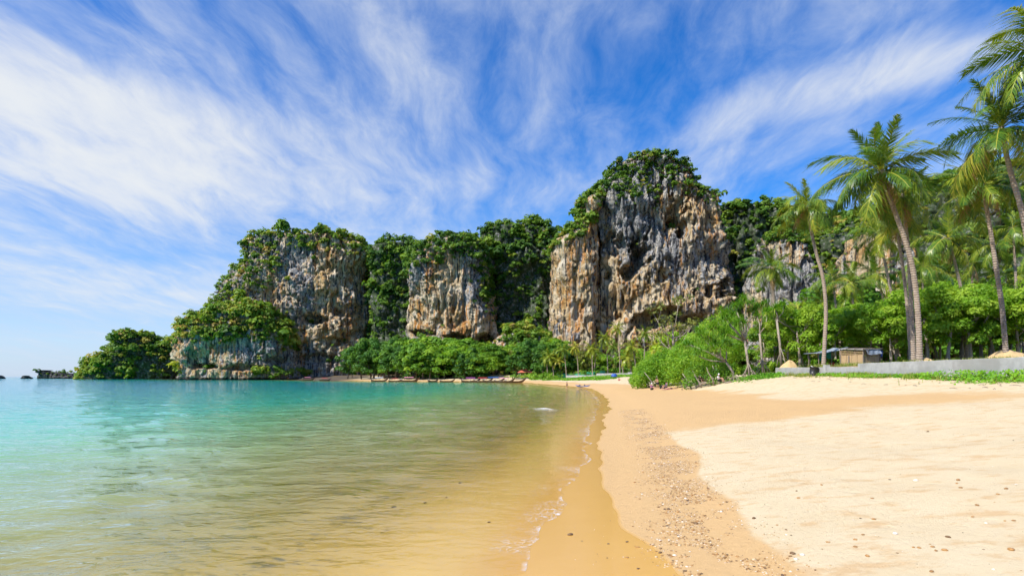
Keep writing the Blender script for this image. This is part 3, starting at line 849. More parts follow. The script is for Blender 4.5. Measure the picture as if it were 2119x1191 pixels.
# ------------------------------------------------------------------ plant materials
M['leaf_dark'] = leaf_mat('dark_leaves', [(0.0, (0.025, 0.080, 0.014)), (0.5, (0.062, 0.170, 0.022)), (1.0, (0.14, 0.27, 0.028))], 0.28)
M['leaf_mid'] = leaf_mat('green_leaves', [(0.0, (0.045, 0.130, 0.012)), (0.5, (0.125, 0.275, 0.020)), (1.0, (0.26, 0.41, 0.028))], 0.32)
M['leaf_bright'] = leaf_mat('bright_leaves', [(0.0, (0.080, 0.200, 0.010)), (0.5, (0.175, 0.35, 0.022)), (1.0, (0.33, 0.47, 0.045))], 0.42)
M['leaf_olive'] = leaf_mat('olive_leaves', [(0.0, (0.07, 0.085, 0.022)), (0.5, (0.15, 0.185, 0.035)), (1.0, (0.26, 0.27, 0.06))], 0.3)
M['frond'] = leaf_mat('palm_frond', [(0.0, (0.025, 0.080, 0.016)), (0.35, (0.070, 0.160, 0.022)), (0.6, (0.17, 0.25, 0.026)), (0.8, (0.32, 0.35, 0.034)), (1.0, (0.46, 0.39, 0.06))], 0.26, 0.30)
M['frond_dry'] = leaf_mat('dry_frond', [(0.0, (0.16, 0.085, 0.03)), (1.0, (0.42, 0.27, 0.11))], 0.2, 0.7)
M['strap'] = leaf_mat('pandanus_leaves', [(0.0, (0.045, 0.150, 0.016)), (0.5, (0.12, 0.29, 0.022)), (1.0, (0.30, 0.42, 0.05))], 0.32, 0.4)


def bark_mat(name, c0, c1, ring=0.0, sc=6.0):
    m, t = new_mat(name)
    pos = t.n('ShaderNodeTexCoord').outputs['Object']
    n = t.noise(pos, sc, 4, 0.65); n2 = t.noise(t.scale(pos, (1, 1, 0.25)), sc * 0.35, 3, 0.6)
    col = t.mix(t.maprange(n, 0.3, 0.7), rgb(c0), rgb(c1))
    col = t.mix(t.maprange(n2, 0.55, 0.75, 0, 0.6), col, rgb([q * 0.45 for q in c0]))
    h = n
    if ring:
        z = t.n('ShaderNodeSeparateXYZ', Vector=pos).outputs[2]
        wv = t.math('SINE', t.math('ADD', t.math('MULTIPLY', z, ring), t.math('MULTIPLY', n2, 4.0)))
        col = t.mix(t.maprange(wv, 0.35, 1.0, 0, 0.32), col, rgb([q * 0.4 for q in c0]))
        h = t.math('ADD', n, t.math('MULTIPLY', wv, -0.6))
    bp = t.n('ShaderNodeBump', Strength=0.7, Distance=0.04, Height=h)
    sh = t.n('ShaderNodeBsdfPrincipled', Base_Color=col, Roughness=0.9, Normal=bp)
    t.link(sh.outputs[0], t.out.inputs[0])
    return m


M['palm_bark'] = bark_mat('palm_bark', (0.26, 0.195, 0.145), (0.42, 0.34, 0.26), ring=34.0)
M['bark'] = bark_mat('pale_bark', (0.22, 0.18, 0.135), (0.40, 0.34, 0.27))
M['bark_dark'] = bark_mat('dark_bark', (0.085, 0.065, 0.045), (0.17, 0.135, 0.10))
M['nut'] = bark_mat('coconut_husk', (0.36, 0.22, 0.04), (0.20, 0.24, 0.04))

prng = np.random.RandomState(23)
rnd = random.Random(5)

# ------------------------------------------------------------------ coconut palms
def frond_mesh(name, L, droop, pairs, lw, mat, seed, curl=0.6, ragged=0.1, tint=0.5):
    r = np.random.RandomState(seed)
    # midrib curve in the xz plane
    n = 14
    t = np.linspace(0, 1, n)
    ang = -droop * t ** 1.5
    dx = np.cos(ang) * L / (n - 1); dz = np.sin(ang) * L / (n - 1)
    px = np.concatenate([[0], np.cumsum(dx[:-1])]); pz = np.concatenate([[0], np.cumsum(dz[:-1])])
    sway = 0.10 * L * t ** 2 * r.uniform(-1, 1)
    P = np.stack([px, sway, pz], 1)
    V = []; F = []; T = []
    # midrib: three-sided strip
    for i in range(n):
        w_ = 0.05 * (1 - 0.85 * t[i]) + 0.006
        V += [P[i] + (0, -w_, 0), P[i] + (0, 0, w_ * 0.8), P[i] + (0, w_, 0)]
        T += [0.85] * 3
    for i in range(n - 1):
        a, b = 3 * i, 3 * i + 3
        F += [(a, b, b + 1, a + 1), (a + 1, b + 1, b + 2, a + 2)]
    for sd in (-1, 1):
        for k in range(pairs):
            if r.rand() < ragged: continue
            q = 0.13 + 0.87 * (k + r.uniform(-.3, .3)) / pairs
            q = min(max(q, 0.1), 0.995)
            c = np.array([np.interp(q, t, P[:, j]) for j in range(3)])
            an = -droop * q ** 1.5
            f = np.array([math.cos(an), 0, math.sin(an)]); up = np.array([-math.sin(an), 0, math.cos(an)])
            ll = L * (0.21 * math.sin(math.pi * min(1, q * 0.80 + 0.20)) ** 0.7 + 0.03) * r.uniform(0.6, 1.2)
            sp = 0.75 - 0.35 * q                                     # opens less near the tip
            d = np.array([0, sd, 0]) * math.cos(0.6 - sp * 0.3) + f * (0.5 + 0.55 * q) + up * r.uniform(0.05, 0.3)
            d /= np.linalg.norm(d)
            wd = np.cross(d, up); wd /= np.linalg.norm(wd)
            wd = wd * lw * r.uniform(0.8, 1.2)
            dr = curl * ll * r.uniform(0.3, 1.5)
            m1 = c + d * ll * 0.5 + np.array([0, 0, -dr * 0.22]); m2 = c + d * ll * 0.92 + np.array([0, 0, -dr])
            b = len(V)
            V += [c - wd * 0.5, c + wd * 0.5, m1 - wd * 0.5, m1 + wd * 0.5, m2, m2 + wd * 0.12]
            F += [(b, b + 1, b + 3, b + 2), (b + 2, b + 3, b + 5, b + 4)]
            tt = tint + r.uniform(-0.18, 0.18)
            T += [tt] * 6
    return mesh_np(name, np.array(V), np.array(F), mat, {'tint': np.clip(np.array(T), 0, 1)}, smooth=False)


FR_UP = [frond_mesh('frond_young', 3.6, 0.55, 48, 0.052, M['frond'], 1 + i, 0.30, 0.06, 0.60) for i in range(2)]
FR_MID = [frond_mesh('frond', 4.6, 0.95 + 0.22 * i, 58, 0.056, M['frond'], 10 + i, 0.45 + 0.17 * i, 0.10 + 0.03 * i, (0.30, 0.42, 0.36, 0.58, 0.5)[i]) for i in range(5)]
FR_LOW = [frond_mesh('frond_old', 4.4, 1.2 + 0.2 * i, 50, 0.056, M['frond'], 20 + i, 1.0, 0.2, 0.62) for i in range(2)]
FR_DRY = [frond_mesh('frond_dry', 3.6, 0.7, 34, 0.055, M['frond_dry'], 30, 1.0, 0.35, 0.5)]
NUT = MB().ball((0, 0, 0), (0.13, 0.13, 0.16), 8, 6).mesh('coconut', M['nut'], True)


def trunk_mesh(name, pts, r0, r1, mat, n=10, seg=44, flare=0.7, ringamp=0.035):
    """smooth curve through pts, tapered, with leaf-scar rings and a swollen foot"""
    pts = [Vector(p) for p in pts]
    if len(pts) == 2: pts = [pts[0], (pts[0] + pts[1]) / 2, pts[1]]
    cum = [0]
    for a, b in zip(pts[:-1], pts[1:]): cum.append(cum[-1] + (b - a).length)
    T = np.linspace(0, cum[-1], seg + 1)
    # Catmull-Rom
    out = []
    for tt in T:
        k = max(0, min(len(pts) - 2, int(np.searchsorted(cum, tt) - 1)))
        u = (tt - cum[k]) / max(1e-6, cum[k + 1] - cum[k])
        p0 = pts[max(k - 1, 0)]; p1 = pts[k]; p2 = pts[k + 1]; p3 = pts[min(k + 2, len(pts) - 1)]
        out.append(0.5 * ((2 * p1) + (p2 - p0) * u + (2 * p0 - 5 * p1 + 4 * p2 - p3) * u * u + (3 * p1 - p0 - 3 * p2 + p3) * u ** 3))
    rad = []
    for i, tt in enumerate(T):
        f = tt / cum[-1]
        r = r0 + (r1 - r0) * f
        r *= 1 + flare * math.exp(-tt / 0.45)
        rad.append(r * (1 + (ringamp if i % 2 else -ringamp)))
    return MB().tube(out, rad, n).mesh(name, mat, True), out[-1], (out[-1] - out[-3]).normalized()


def palm(px_path, Y, label, group=None, r=0.16, nf=24, size=1.0, dry=2, seed=0, nuts=5, base_px=None, detail=True, lean_dy=0.0):
    """px_path: photo points from crown down to foot, all at distance Y (the crown may stand lean_dy nearer or farther)"""
    rr_ = random.Random(seed + 100)
    n = len(px_path)
    pts = []
    for i, (px, py) in enumerate(px_path[::-1]):
        f = i / (n - 1)
        pts.append(W(px, py, Y + lean_dy * f))
    g = on_ground(px_path[-1][0], Y)
    pts[0] = Vector((pts[0].x, Y, g.z - 0.15))
    base = Vector((pts[0].x, Y, g.z))
    root = empty('coconut_palm', base, label, 'palm tree', group)
    loc = [p - base for p in pts]
    tm, top, d = trunk_mesh('palm_trunk', loc, r, r * 0.68, M['palm_bark'], seg=44 if detail else 18, n=10 if detail else 6)
    put('trunk', tm, root)
    az0 = rr_.uniform(0, 6.28)
    nf = int(nf * 1.3); dry += 1
    for k in range(nf):
        f = (k + 0.5) / nf
        az = az0 + k * 2.39996 + rr_.uniform(-0.2, 0.2)
        el = math.radians(82 - 118 * f ** 0.8 + rr_.uniform(-16, 16))
        me = rr_.choice(FR_UP if f < 0.2 else FR_MID if f < 0.78 else FR_LOW)
        s = size * rr_.uniform(0.72, 1.12)
        put('frond', me, root, loc=top + Vector((0, 0, -0.25 * f * size)), rot=(rr_.uniform(-0.7, 0.7), -el, az), scale=s)
    for k in range(dry):
        put('dry_frond', FR_DRY[0], root, loc=top + Vector((0, 0, -0.35)), rot=(rr_.uniform(-.3, .3), math.radians(rr_.uniform(38, 68)), rr_.uniform(0, 6.28)), scale=size * rr_.uniform(0.7, 0.95))
    for k in range(nuts):
        a = rr_.uniform(0, 6.28)
        put('coconut', NUT, root, loc=top + Vector((math.cos(a) * 0.3, math.sin(a) * 0.3, -0.35 - 0.2 * rr_.random())), scale=size * rr_.uniform(0.85, 1.1))
    return root


palm([(1822, 352), (1832, 385), (1858, 455), (1883, 530), (1895, 600), (1901, 680), (1903, 752)], 44.5, 'tall curving coconut palm with the fullest crown rising right behind the wall', r=0.225, nf=27, size=1.14, dry=3, seed=1, nuts=9)
palm([(1668, 425), (1674, 455), (1688, 520), (1703, 575), (1709, 640), (1707, 700), (1704, 760)], 59.0, 'bowed coconut palm with yellow nuts standing by the tarp shelter', r=0.21, nf=22, size=0.92, dry=2, seed=2, nuts=9)
palm([(2072, 262), (2078, 300), (2095, 370), (2115, 440), (2135, 560), (2150, 770)], 36.0, 'coconut palm leaning in from the right edge, crown against blue sky', r=0.19, nf=26, size=0.98, dry=1, seed=3)
palm([(2034, 378), (2038, 410), (2050, 480), (2062, 560), (2074, 640), (2083, 728)], 43.0, 'slender coconut palm rooted in a grassy sand mound', r=0.185, nf=26, size=0.95, dry=2, seed=4)
palm([(2160, 100), (2166, 200), (2180, 400), (2185, 780)], 34.0, 'coconut palm whose fronds hang in from the top right corner', r=0.19, nf=24, size=1.0, dry=0, seed=5, nuts=0)
palm([(1868, 400), (1872, 450), (1880, 520), (1884, 600), (1888, 680), (1891, 738)], 48.0, 'coconut palm close behind the fullest palm, trunks nearly touching', r=0.19, nf=20, size=0.85, dry=3, seed=6, nuts=4)
palm([(1852, 440), (1860, 500), (1869, 560), (1878, 640), (1886, 735)], 52.0, 'thin grey coconut palm half hidden behind the fullest palm', r=0.17, nf=18, size=0.85, dry=3, seed=7, nuts=3)
palm([(1818, 485), (1826, 520), (1838, 575), (1850, 640), (1858, 735)], 64.0, 'small crowned slender palm in front of the cream bluff', r=0.19, nf=17, size=0.82, dry=1, seed=8, nuts=3)
palm([(1962, 492), (1970, 520), (1980, 560), (1992, 620), (2003, 735)], 60.0, 'drooping coconut palm between the bent palm and the slender mound palm', r=0.19, nf=20, size=0.92, dry=2, seed=9, nuts=3)
palm([(1597, 552), (1598, 590), (1602, 640), (1607, 740)], 74.0, 'stout coconut palm with pale trunk before the streaked bluff', r=0.30, nf=22, size=0.92, dry=1, seed=10, nuts=4)
palm([(1722, 572), (1728, 620), (1736, 680), (1742, 740)], 88.0, 'yellowing palm low behind the bowed palm', r=0.19, nf=15, size=0.95, dry=2, seed=11, nuts=0)
palm([(1812, 565), (1826, 610), (1838, 660), (1846, 738)], 78.0, 'low arching palm beneath the small crowned palm', r=0.19, nf=16, size=1.0, dry=1, seed=12, nuts=0)
palm([(2112, 575), (2116, 640), (2120, 735)], 72.0, 'short palm among the trees at the right edge', r=0.2, nf=16, size=0.95, dry=0, seed=13, nuts=0)

for i, (cx_, cy_, bx_, Y, sz) in enumerate(((1762, 585, 1768, 76, 0.85), (1906, 548, 1915, 70, 0.9), (1938, 560, 1946, 82, 0.95), (2012, 540, 2006, 74, 0.9), (2062, 505, 2072, 66, 0.85), (1872, 592, 1880, 84, 0.9), (1700, 622, 1694, 90, 0.9), (1988, 596, 1992, 90, 1.0), (2096, 470, 2106, 64, 0.85), (1652, 640, 1660, 96, 0.9))):
    palm([(cx_, cy_), ((cx_ + bx_) / 2 + 2, (cy_ + 735) / 2), (bx_, 738)], float(Y), 'slender palm rising out of the wood behind the wall', 'slender palms in the right wood', r=0.16, nf=14, size=sz, dry=0, seed=40 + i, nuts=0)

# palms of the far grove share two crowns
def crown_mesh(seed):
    r = random.Random(seed); Vs = []; Fs = []; Ts = []; b = 0
    for k in range(20):
        f = (k + 0.5) / 20
        fm = frond_mesh('tmp', 3.7, 1.0 + 0.5 * f, 15, 0.16, None, seed * 50 + k, 0.7, 0.05, 0.66)
        co = np.zeros(len(fm.vertices) * 3, np.float32); fm.vertices.foreach_get('co', co); co = co.reshape(-1, 3)
        fi = np.zeros(len(fm.loops), np.int32); fm.loops.foreach_get('vertex_index', fi)
        ti = np.zeros(len(fm.vertices), np.float32); fm.attributes['tint'].data.foreach_get('value', ti)
        el = math.radians(78 - 125 * f ** 0.85 + r.uniform(-8, 8))
        Mx = np.array(Euler((r.uniform(-.2, .2), -el, k * 2.4)).to_matrix())
        Vs.append(co @ Mx.T); Fs.append(fi.reshape(-1, 4) + b); Ts.append(ti); b += len(co)
        bpy.data.meshes.remove(fm)
    return mesh_np('palm_crown', np.concatenate(Vs), np.concatenate(Fs), M['frond'], {'tint': np.concatenate(Ts)}, smooth=False)


FAR_CROWN = [crown_mesh(3), crown_mesh(4)]
FAR_PALMS = [(1278, 678, 1283, 215), (1270, 716, 1290, 222), (1252, 700, 1258, 228), (1335, 690, 1333, 190), (1308, 716, 1316, 196), (1165, 722, 1172, 238), (1191, 718, 1197, 232), (1224, 722, 1226, 226), (1137, 738, 1146, 240), (1131, 742, 1133, 244),
             (1234, 728, 1230, 236), (1300, 740, 1306, 210), (1357, 716, 1360, 182), (1155, 746, 1160, 250), (1210, 742, 1214, 246)]
for i, (cx_, cy_, bx_, Y) in enumerate(FAR_PALMS):
    b = on_ground(bx_, Y); tp = W(cx_, cy_, Y)
    hi = (cx_ == 1278)
    root = empty('coconut_palm', b, 'tallest coconut palm of the far grove below the tall cliff' if hi else 'thin coconut palm in the far grove below the tall cliff', 'palm tree', None if hi else 'palms of the far grove')
    d_ = tp - b
    tm, top, _ = trunk_mesh('palm_trunk', [(0, 0, -0.3), (d_.x * 0.25, 0, d_.z * 0.5), tuple(d_)], 0.22, 0.15, M['palm_bark'], n=6, seg=10)
    put('trunk', tm, root)
    put('crown', FAR_CROWN[i % 2], root, loc=d_, rot=(0, 0, i * 1.3), scale=1.08 + 0.12 * ((i * 7) % 3))

# ------------------------------------------------------------------ broadleaf trees
def limb_tree(h, spread, seed, forks=5, r0=0.16, low=0.3):
    """trunk and limbs; returns mesh builder and branch tips"""
    r = random.Random(seed)
    mb = MB(); tips = []
    bend = Vector((r.uniform(-.12, .12) * h, r.uniform(-.12, .12) * h, h * 0.62))
    pts = [Vector((0, 0, -0.3)), Vector((bend.x * 0.2 + r.uniform(-.1, .1), bend.y * 0.2, h * 0.2)), Vector((bend.x * 0.6, bend.y * 0.6, h * 0.42)), bend]
    mb.tube(pts, [r0 * 1.35, r0, r0 * 0.8, r0 * 0.55], 7)
    for k in range(forks):
        a = k * 2.4 + r.uniform(-.4, .4)
        f = r.uniform(low, 0.95)
        s = pts[1].lerp(pts[3], f) if f > 0.2 else pts[1]
        rr = spread * r.uniform(0.5, 1.0)
        e = Vector((s.x + math.cos(a) * rr, s.y + math.sin(a) * rr, min(h * 0.95, s.z + h * r.uniform(0.12, 0.38))))
        m_ = s.lerp(e, 0.5) + Vector((r.uniform(-.2, .2), r.uniform(-.2, .2), -0.06 * h * r.random()))
        mb.tube([s, m_, e], [r0 * 0.42, r0 * 0.28, r0 * 0.12], 5)
        tips.append(e)
        for q in range(2):
            e2 = e + Vector((r.uniform(-1, 1), r.uniform(-1, 1), r.uniform(0, .8))) * spread * 0.35
            mb.tube([m_.lerp(e, 0.5), e2], [r0 * 0.18, r0 * 0.07], 4, False)
            tips.append(e2)
    return mb, tips


def crown_from(tips, h, blob, per, leaf, seed, layered=False, extra=10, spread=3.0, z0=0.45, tintj=0.2, tbase=0.5):
    r = np.random.RandomState(seed)
    C = [np.array(t_) for t_ in tips]
    for k in range(extra):
        a = r.uniform(0, 6.28); q = r.uniform(0, 1) ** 0.5
        zz = h * (z0 + (1 - z0) * r.rand())
        wz = math.sqrt(max(0.05, 1 - ((zz / h - 0.62) / 0.48) ** 2))
        C.append(np.array([math.cos(a) * q * spread * wz, math.sin(a) * q * spread * wz, zz]))
    Vs = []; Fs = []; Ts = []; b = 0
    for c in C:
        br = blob * r.uniform(0.65, 1.25)
        n = int(per * (br / blob) ** 2)
        dd = r.normal(size=(n, 3)); dd /= np.linalg.norm(dd, axis=1)[:, None]
        if layered:
            rad = r.uniform(0, 1, n) ** 0.5
            P = c + np.stack([dd[:, 0] * br * 1.35 * rad, dd[:, 1] * br * 1.35 * rad, dd[:, 2] * br * 0.20 - 0.25 * br * rad ** 2], 1)
            N = np.stack([dd[:, 0] * 0.4, dd[:, 1] * 0.4, np.ones(n)], 1) + r.normal(size=(n, 3)) * 0.35
        else:
            dd[:, 2] = np.where(dd[:, 2] < -0.35, -dd[:, 2], dd[:, 2])
            lum = 1 + 0.25 * np.sin(dd[:, 0] * 7 + c[0] * 3) * np.sin(dd[:, 1] * 7) * np.sin(dd[:, 2] * 6 + 1)
            P = c + dd * (br * lum * r.uniform(0.55, 1.08, n) ** 0.6)[:, None] * np.array([1, 1, 0.8])
            N = dd * 1.0 + r.normal(size=(n, 3)) * 0.3 + np.array([-0.05, -0.05, 0.25])
        S = leaf * r.uniform(0.6, 1.4, n)
        v, f = cards(P, N, S, r, asp=0.62)
        Vs.append(v); Fs.append(f + b); b += len(v)
        Ts.append(np.repeat(np.clip(tbase + r.normal() * tintj + r.uniform(-.2, .2, n), 0, 1), 4))
    return np.concatenate(Vs), np.concatenate(Fs), np.concatenate(Ts)


def make_tree_kind(h, spread, seed, mat, bark, blob, per, leaf, layered=False, extra=10, forks=6, r0=0.16, z0=0.45, low=0.3):
    mb, tips = limb_tree(h, spread * 0.75, seed, forks, r0, low)
    v, f, t_ = crown_from(tips, h, blob, per, leaf, seed + 1, layered, extra, spread, z0, tbase=0.64 if leaf < 0.4 else 0.5)
    return (mb.mesh('tree_trunk', bark, True), mesh_np('tree_crown', v, f, mat, {'tint': t_}, smooth=False), h)


def plant(kind, loc, h, label, group=None, rz=0.0, name='broadleaf_tree', cat='tree', wide=1.0):
    s = h / kind[2]
    o = empty(name, loc, label, cat, group, rz, (s * wide, s * wide, s))
    put('trunk', kind[0], o); put('crown', kind[1], o)
    return o


# kinds for the wood below the cliffs (seen from 200-330 m)
FK = []
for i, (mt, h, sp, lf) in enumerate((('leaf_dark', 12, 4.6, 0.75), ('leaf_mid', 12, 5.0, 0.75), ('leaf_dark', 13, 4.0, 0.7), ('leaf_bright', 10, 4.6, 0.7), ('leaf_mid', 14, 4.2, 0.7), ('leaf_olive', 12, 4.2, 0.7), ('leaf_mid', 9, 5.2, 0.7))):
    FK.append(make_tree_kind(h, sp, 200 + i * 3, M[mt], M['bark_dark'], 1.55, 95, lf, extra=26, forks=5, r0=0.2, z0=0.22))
rf = random.Random(77)


def wood(n, px0, px1, Y0, Y1, h0, h1, kinds, label, group, top=None, keepout=()):
    k = 0; tries = 0; placed = []
    while k < n and tries < n * 40:
        tries += 1
        px = rf.uniform(px0, px1); Y = rf.uniform(Y0, Y1)
        x = (px - CX) / FPX * Y
        if any((x - a) ** 2 + (Y - b) ** 2 < c * c for a, b, c in placed): continue
        if any(a < px < b for a, b in keepout): continue
        h = rf.uniform(h0, h1)
        z = gz(x, Y)
        if z < 1.0: continue
        placed.append((x, Y, h * 0.30))
        plant(FK[rf.choice(kinds)], (x, Y, z - 0.2), h, label, group, rf.uniform(0, 6.28), wide=rf.uniform(0.9, 1.2))
        k += 1


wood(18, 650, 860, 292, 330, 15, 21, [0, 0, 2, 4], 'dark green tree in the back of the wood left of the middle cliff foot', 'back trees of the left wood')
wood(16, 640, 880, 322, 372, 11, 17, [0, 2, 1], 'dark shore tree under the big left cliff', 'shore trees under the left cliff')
wood(20, 655, 1000, 272, 292, 10, 15, [0, 1, 3, 4, 6], 'leafy tree along the shore behind the longtail boats', 'shore trees behind the boats')
wood(18, 860, 1020, 290, 325, 13, 20, [1, 3, 4, 6], 'bright green tree in the hollow below the middle cliff', 'trees below the middle cliff')
wood(22, 1010, 1180, 252, 310, 10, 17, [0, 1, 5, 4, 2], 'tree on the foot of the talus left of the tall cliff', 'trees at the talus foot')
wood(22, 1160, 1420, 245, 300, 7, 12, [1, 3, 5, 6], 'low tree in the palm grove below the tall cliff', 'low trees of the far grove')
wood(14, 1400, 1570, 140, 210, 7, 12, [1, 3, 6, 5], 'leafy tree behind the big shore bush', 'trees behind the shore bush')
wood(34, 1560, 2180, 110, 190, 10, 18, [1, 4, 5, 6, 3], 'tall tree at the back of the wood behind the palms', 'back trees of the right wood')

# kinds for the nearer wood behind the wall: layered, almond-like crowns on pale stems
NK = []
for i, (mt, h, sp) in enumerate((('leaf_bright', 8.5, 4.2), ('leaf_bright', 9.5, 3.8), ('leaf_mid', 8.0, 4.4), ('leaf_mid', 10, 4.0), ('leaf_olive', 9, 3.6))):
    NK.append(make_tree_kind(h, sp, 300 + i * 3, M[mt], M['bark'], 0.95, 190, 0.28, layered=(i == 1), extra=30, forks=7, r0=0.17, z0=0.30, low=0.25))
NEAR = [(1585, 78, 8.0, 3), (1630, 72, 7.5, 2), (1655, 68, 8.6, 0), (1680, 84, 10, 3), (1700, 72, 8.5, 1), (1728, 66, 7.0, 0), (1752, 74, 8.0, 2), (1775, 70, 9.0, 1), (1800, 66, 7.8, 0), (1822, 76, 9.5, 2), (1845, 62, 7.4, 0), (1868, 70, 9.0, 1),
        (1895, 64, 8.5, 1), (1920, 60, 9.2, 0), (1945, 70, 11, 3), (1962, 58, 8.6, 0), (1985, 64, 9.5, 1), (2010, 58, 8.0, 0), (2032, 66, 9.6, 2), (2060, 60, 8.4, 1), (2085, 66, 10, 3), (2108, 58, 8.6, 0), (2135, 62, 9.4, 2), (2160, 58, 9, 1),
        (1610, 90, 9, 4), (1665, 95, 11, 3), (1715, 92, 10, 4), (1765, 90, 11.5, 3), (1815, 94, 12, 4), (1860, 86, 12, 3), (1905, 82, 12.5, 4), (1955, 88, 14, 3), (2000, 80, 13, 2), (2050, 84, 13, 4), (2100, 80, 13, 3)]
for i, (px, Y, h, kd) in enumerate(NEAR):
    lab = ('bright layered tree with pale stems in the wood behind the wall', 'deep green tree standing back in the wood behind the wall', 'dull olive tree standing back in the wood behind the wall')[0 if kd < 2 else 1 if kd < 4 else 2]
    p = on_ground(px, Y, -0.1)
    plant(NK[kd], p, h * 0.9, lab, ('layered trees behind the wall', 'deep green trees behind the wall', 'olive trees behind the wall')[0 if kd < 2 else 1 if kd < 4 else 2], i * 1.7)

# low undergrowth that fills the wood between the stems
def undergrowth(n, px0, px1, Y0, Y1, hmax, mat, label, seed):
    r = np.random.RandomState(seed)
    px = r.uniform(px0, px1, n); Y = r.uniform(Y0, Y1, n)
    x = (px - CX) / FPX * Y
    z = ground(x, Y)
    ok = (z > 0.9) & (shore_s(x, Y) > 5)
    px, Y, x, z = px[ok], Y[ok], x[ok], z[ok]; n = len(x)
    Rd = r.uniform(0.35, 0.75, n) * hmax
    v, f, t_ = clump_batch(np.stack([x, Y, z + Rd * 0.2], 1), np.tile([0, 0, 1.0], (n, 1)), Rd, r.uniform(0.15, 0.9, n), 60, r, leaf=0.30)
    put('undergrowth', mesh_np('undergrowth', v, f, mat, {'tint': np.clip(t_, 0, 1)}, smooth=False), kind='stuff', label=label)


undergrowth(170, 1565, 2200, 70, 100, 1.6, M['leaf_mid'], 'tangled green undergrowth in the wood behind the wall', 41)
undergrowth(260, 1000, 1420, 230, 262, 3.2, M['leaf_mid'], 'green undergrowth at the foot of the far grove', 42)
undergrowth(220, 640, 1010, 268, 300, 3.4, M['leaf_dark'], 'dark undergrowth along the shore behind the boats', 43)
undergrowth(70, 1470, 1650, 72, 96, 1.9, M['leaf_mid'], 'green undergrowth behind the stilt roots', 44)
undergrowth(60, 1660, 2170, 60, 68, 1.3, M['leaf_bright'], 'bright low bushes at the front of the right wood', 45)
# ------------------------------------------------------------------ plain materials for made things
def plain(name, c, rough=0.7, var=0.25, sc=5.0, bump=0.15, metal=0.0, c2=None):
    m, t = new_mat(name)
    pos = t.n('ShaderNodeTexCoord').outputs['Object']
    n = t.noise(pos, sc, 5, 0.65); n2 = t.noise(pos, sc * 0.2, 3, 0.6)
    dk = [q * (1 - var) for q in c]
    col = t.mix(t.maprange(n, 0.3, 0.7), rgb(dk), rgb(c))
    if c2: col = t.mix(t.maprange(n2, 0.45, 0.65, 0, 0.8, True), col, rgb(c2))
    bp = t.n('ShaderNodeBump', Strength=bump, Distance=0.05, Height=n)
    sh = t.n('ShaderNodeBsdfPrincipled', Base_Color=col, Roughness=rough, Metallic=metal, Normal=bp)
    t.link(sh.outputs[0], t.out.inputs[0])
    return m


M['concrete'] = plain('rendered_concrete', (0.42, 0.42, 0.40), 0.85, 0.3, 2.2, 0.4, c2=(0.26, 0.255, 0.235))
M['sand_heap'] = plain('heaped_sand', (0.60, 0.42, 0.20), 0.95, 0.25, 6.0, 0.6)
M['ply'] = plain('weathered_plywood', (0.50, 0.36, 0.20), 0.8, 0.2, 3.0, c2=(0.40, 0.30, 0.19))
M['ply_bright'] = plain('fresh_boards', (0.44, 0.30, 0.15), 0.75, 0.2, 3.0)
M['post'] = plain('timber_post', (0.24, 0.19, 0.14), 0.85, 0.3, 8.0)
M['tarp'] = plain('grey_tarpaulin', (0.36, 0.42, 0.50), 0.4, 0.35, 3.0, c2=(0.12, 0.14, 0.17))
M['tin'] = plain('roof_sheet', (0.50, 0.46, 0.40), 0.5, 0.3, 4.0)
M['green_cloth'] = plain('green_netting', (0.02, 0.30, 0.17), 0.8, 0.3)
M['blue_cloth'] = plain('blue_sheet', (0.02, 0.10, 0.42), 0.6, 0.3)
M['red_cloth'] = plain('red_sheet', (0.50, 0.03, 0.03), 0.6, 0.3)
M['black_plastic'] = plain('black_plastic', (0.022, 0.022, 0.026), 0.45, 0.3)
M['hull'] = plain('boat_timber', (0.13, 0.075, 0.04), 0.6, 0.4, 2.0)
M['white_paint'] = plain('white_paint', (0.75, 0.74, 0.72), 0.6, 0.1)
M['orange_tile'] = plain('clay_tile', (0.62, 0.16, 0.09), 0.8, 0.25, 3.0)
M['blue_paint'] = plain('blue_paint', (0.03, 0.14, 0.50), 0.5, 0.2)
M['kayak'] = plain('kayak_plastic', (0.02, 0.13, 0.55), 0.35, 0.2)
M['skin'] = plain('skin', (0.50, 0.28, 0.18), 0.6, 0.12, 10.0, 0.05)
M['hair'] = plain('hair', (0.03, 0.02, 0.015), 0.6, 0.3, 30.0)
for nm, c in (('cloth_navy', (0.02, 0.04, 0.12)), ('cloth_black', (0.02, 0.02, 0.022)), ('cloth_white', (0.78, 0.78, 0.80)), ('cloth_purple', (0.35, 0.08, 0.32)), ('cloth_red', (0.5, 0.05, 0.06)), ('cloth_teal', (0.05, 0.35, 0.45)), ('cloth_pink', (0.65, 0.25, 0.35)), ('cloth_blue', (0.05, 0.2, 0.6)), ('cloth_orange', (0.75, 0.25, 0.04))):
    M[nm] = plain(nm, c, 0.85, 0.15)
M['drift'] = plain('driftwood', (0.30, 0.24, 0.18), 0.9, 0.35, 12.0, 0.4)
M['stone'] = None

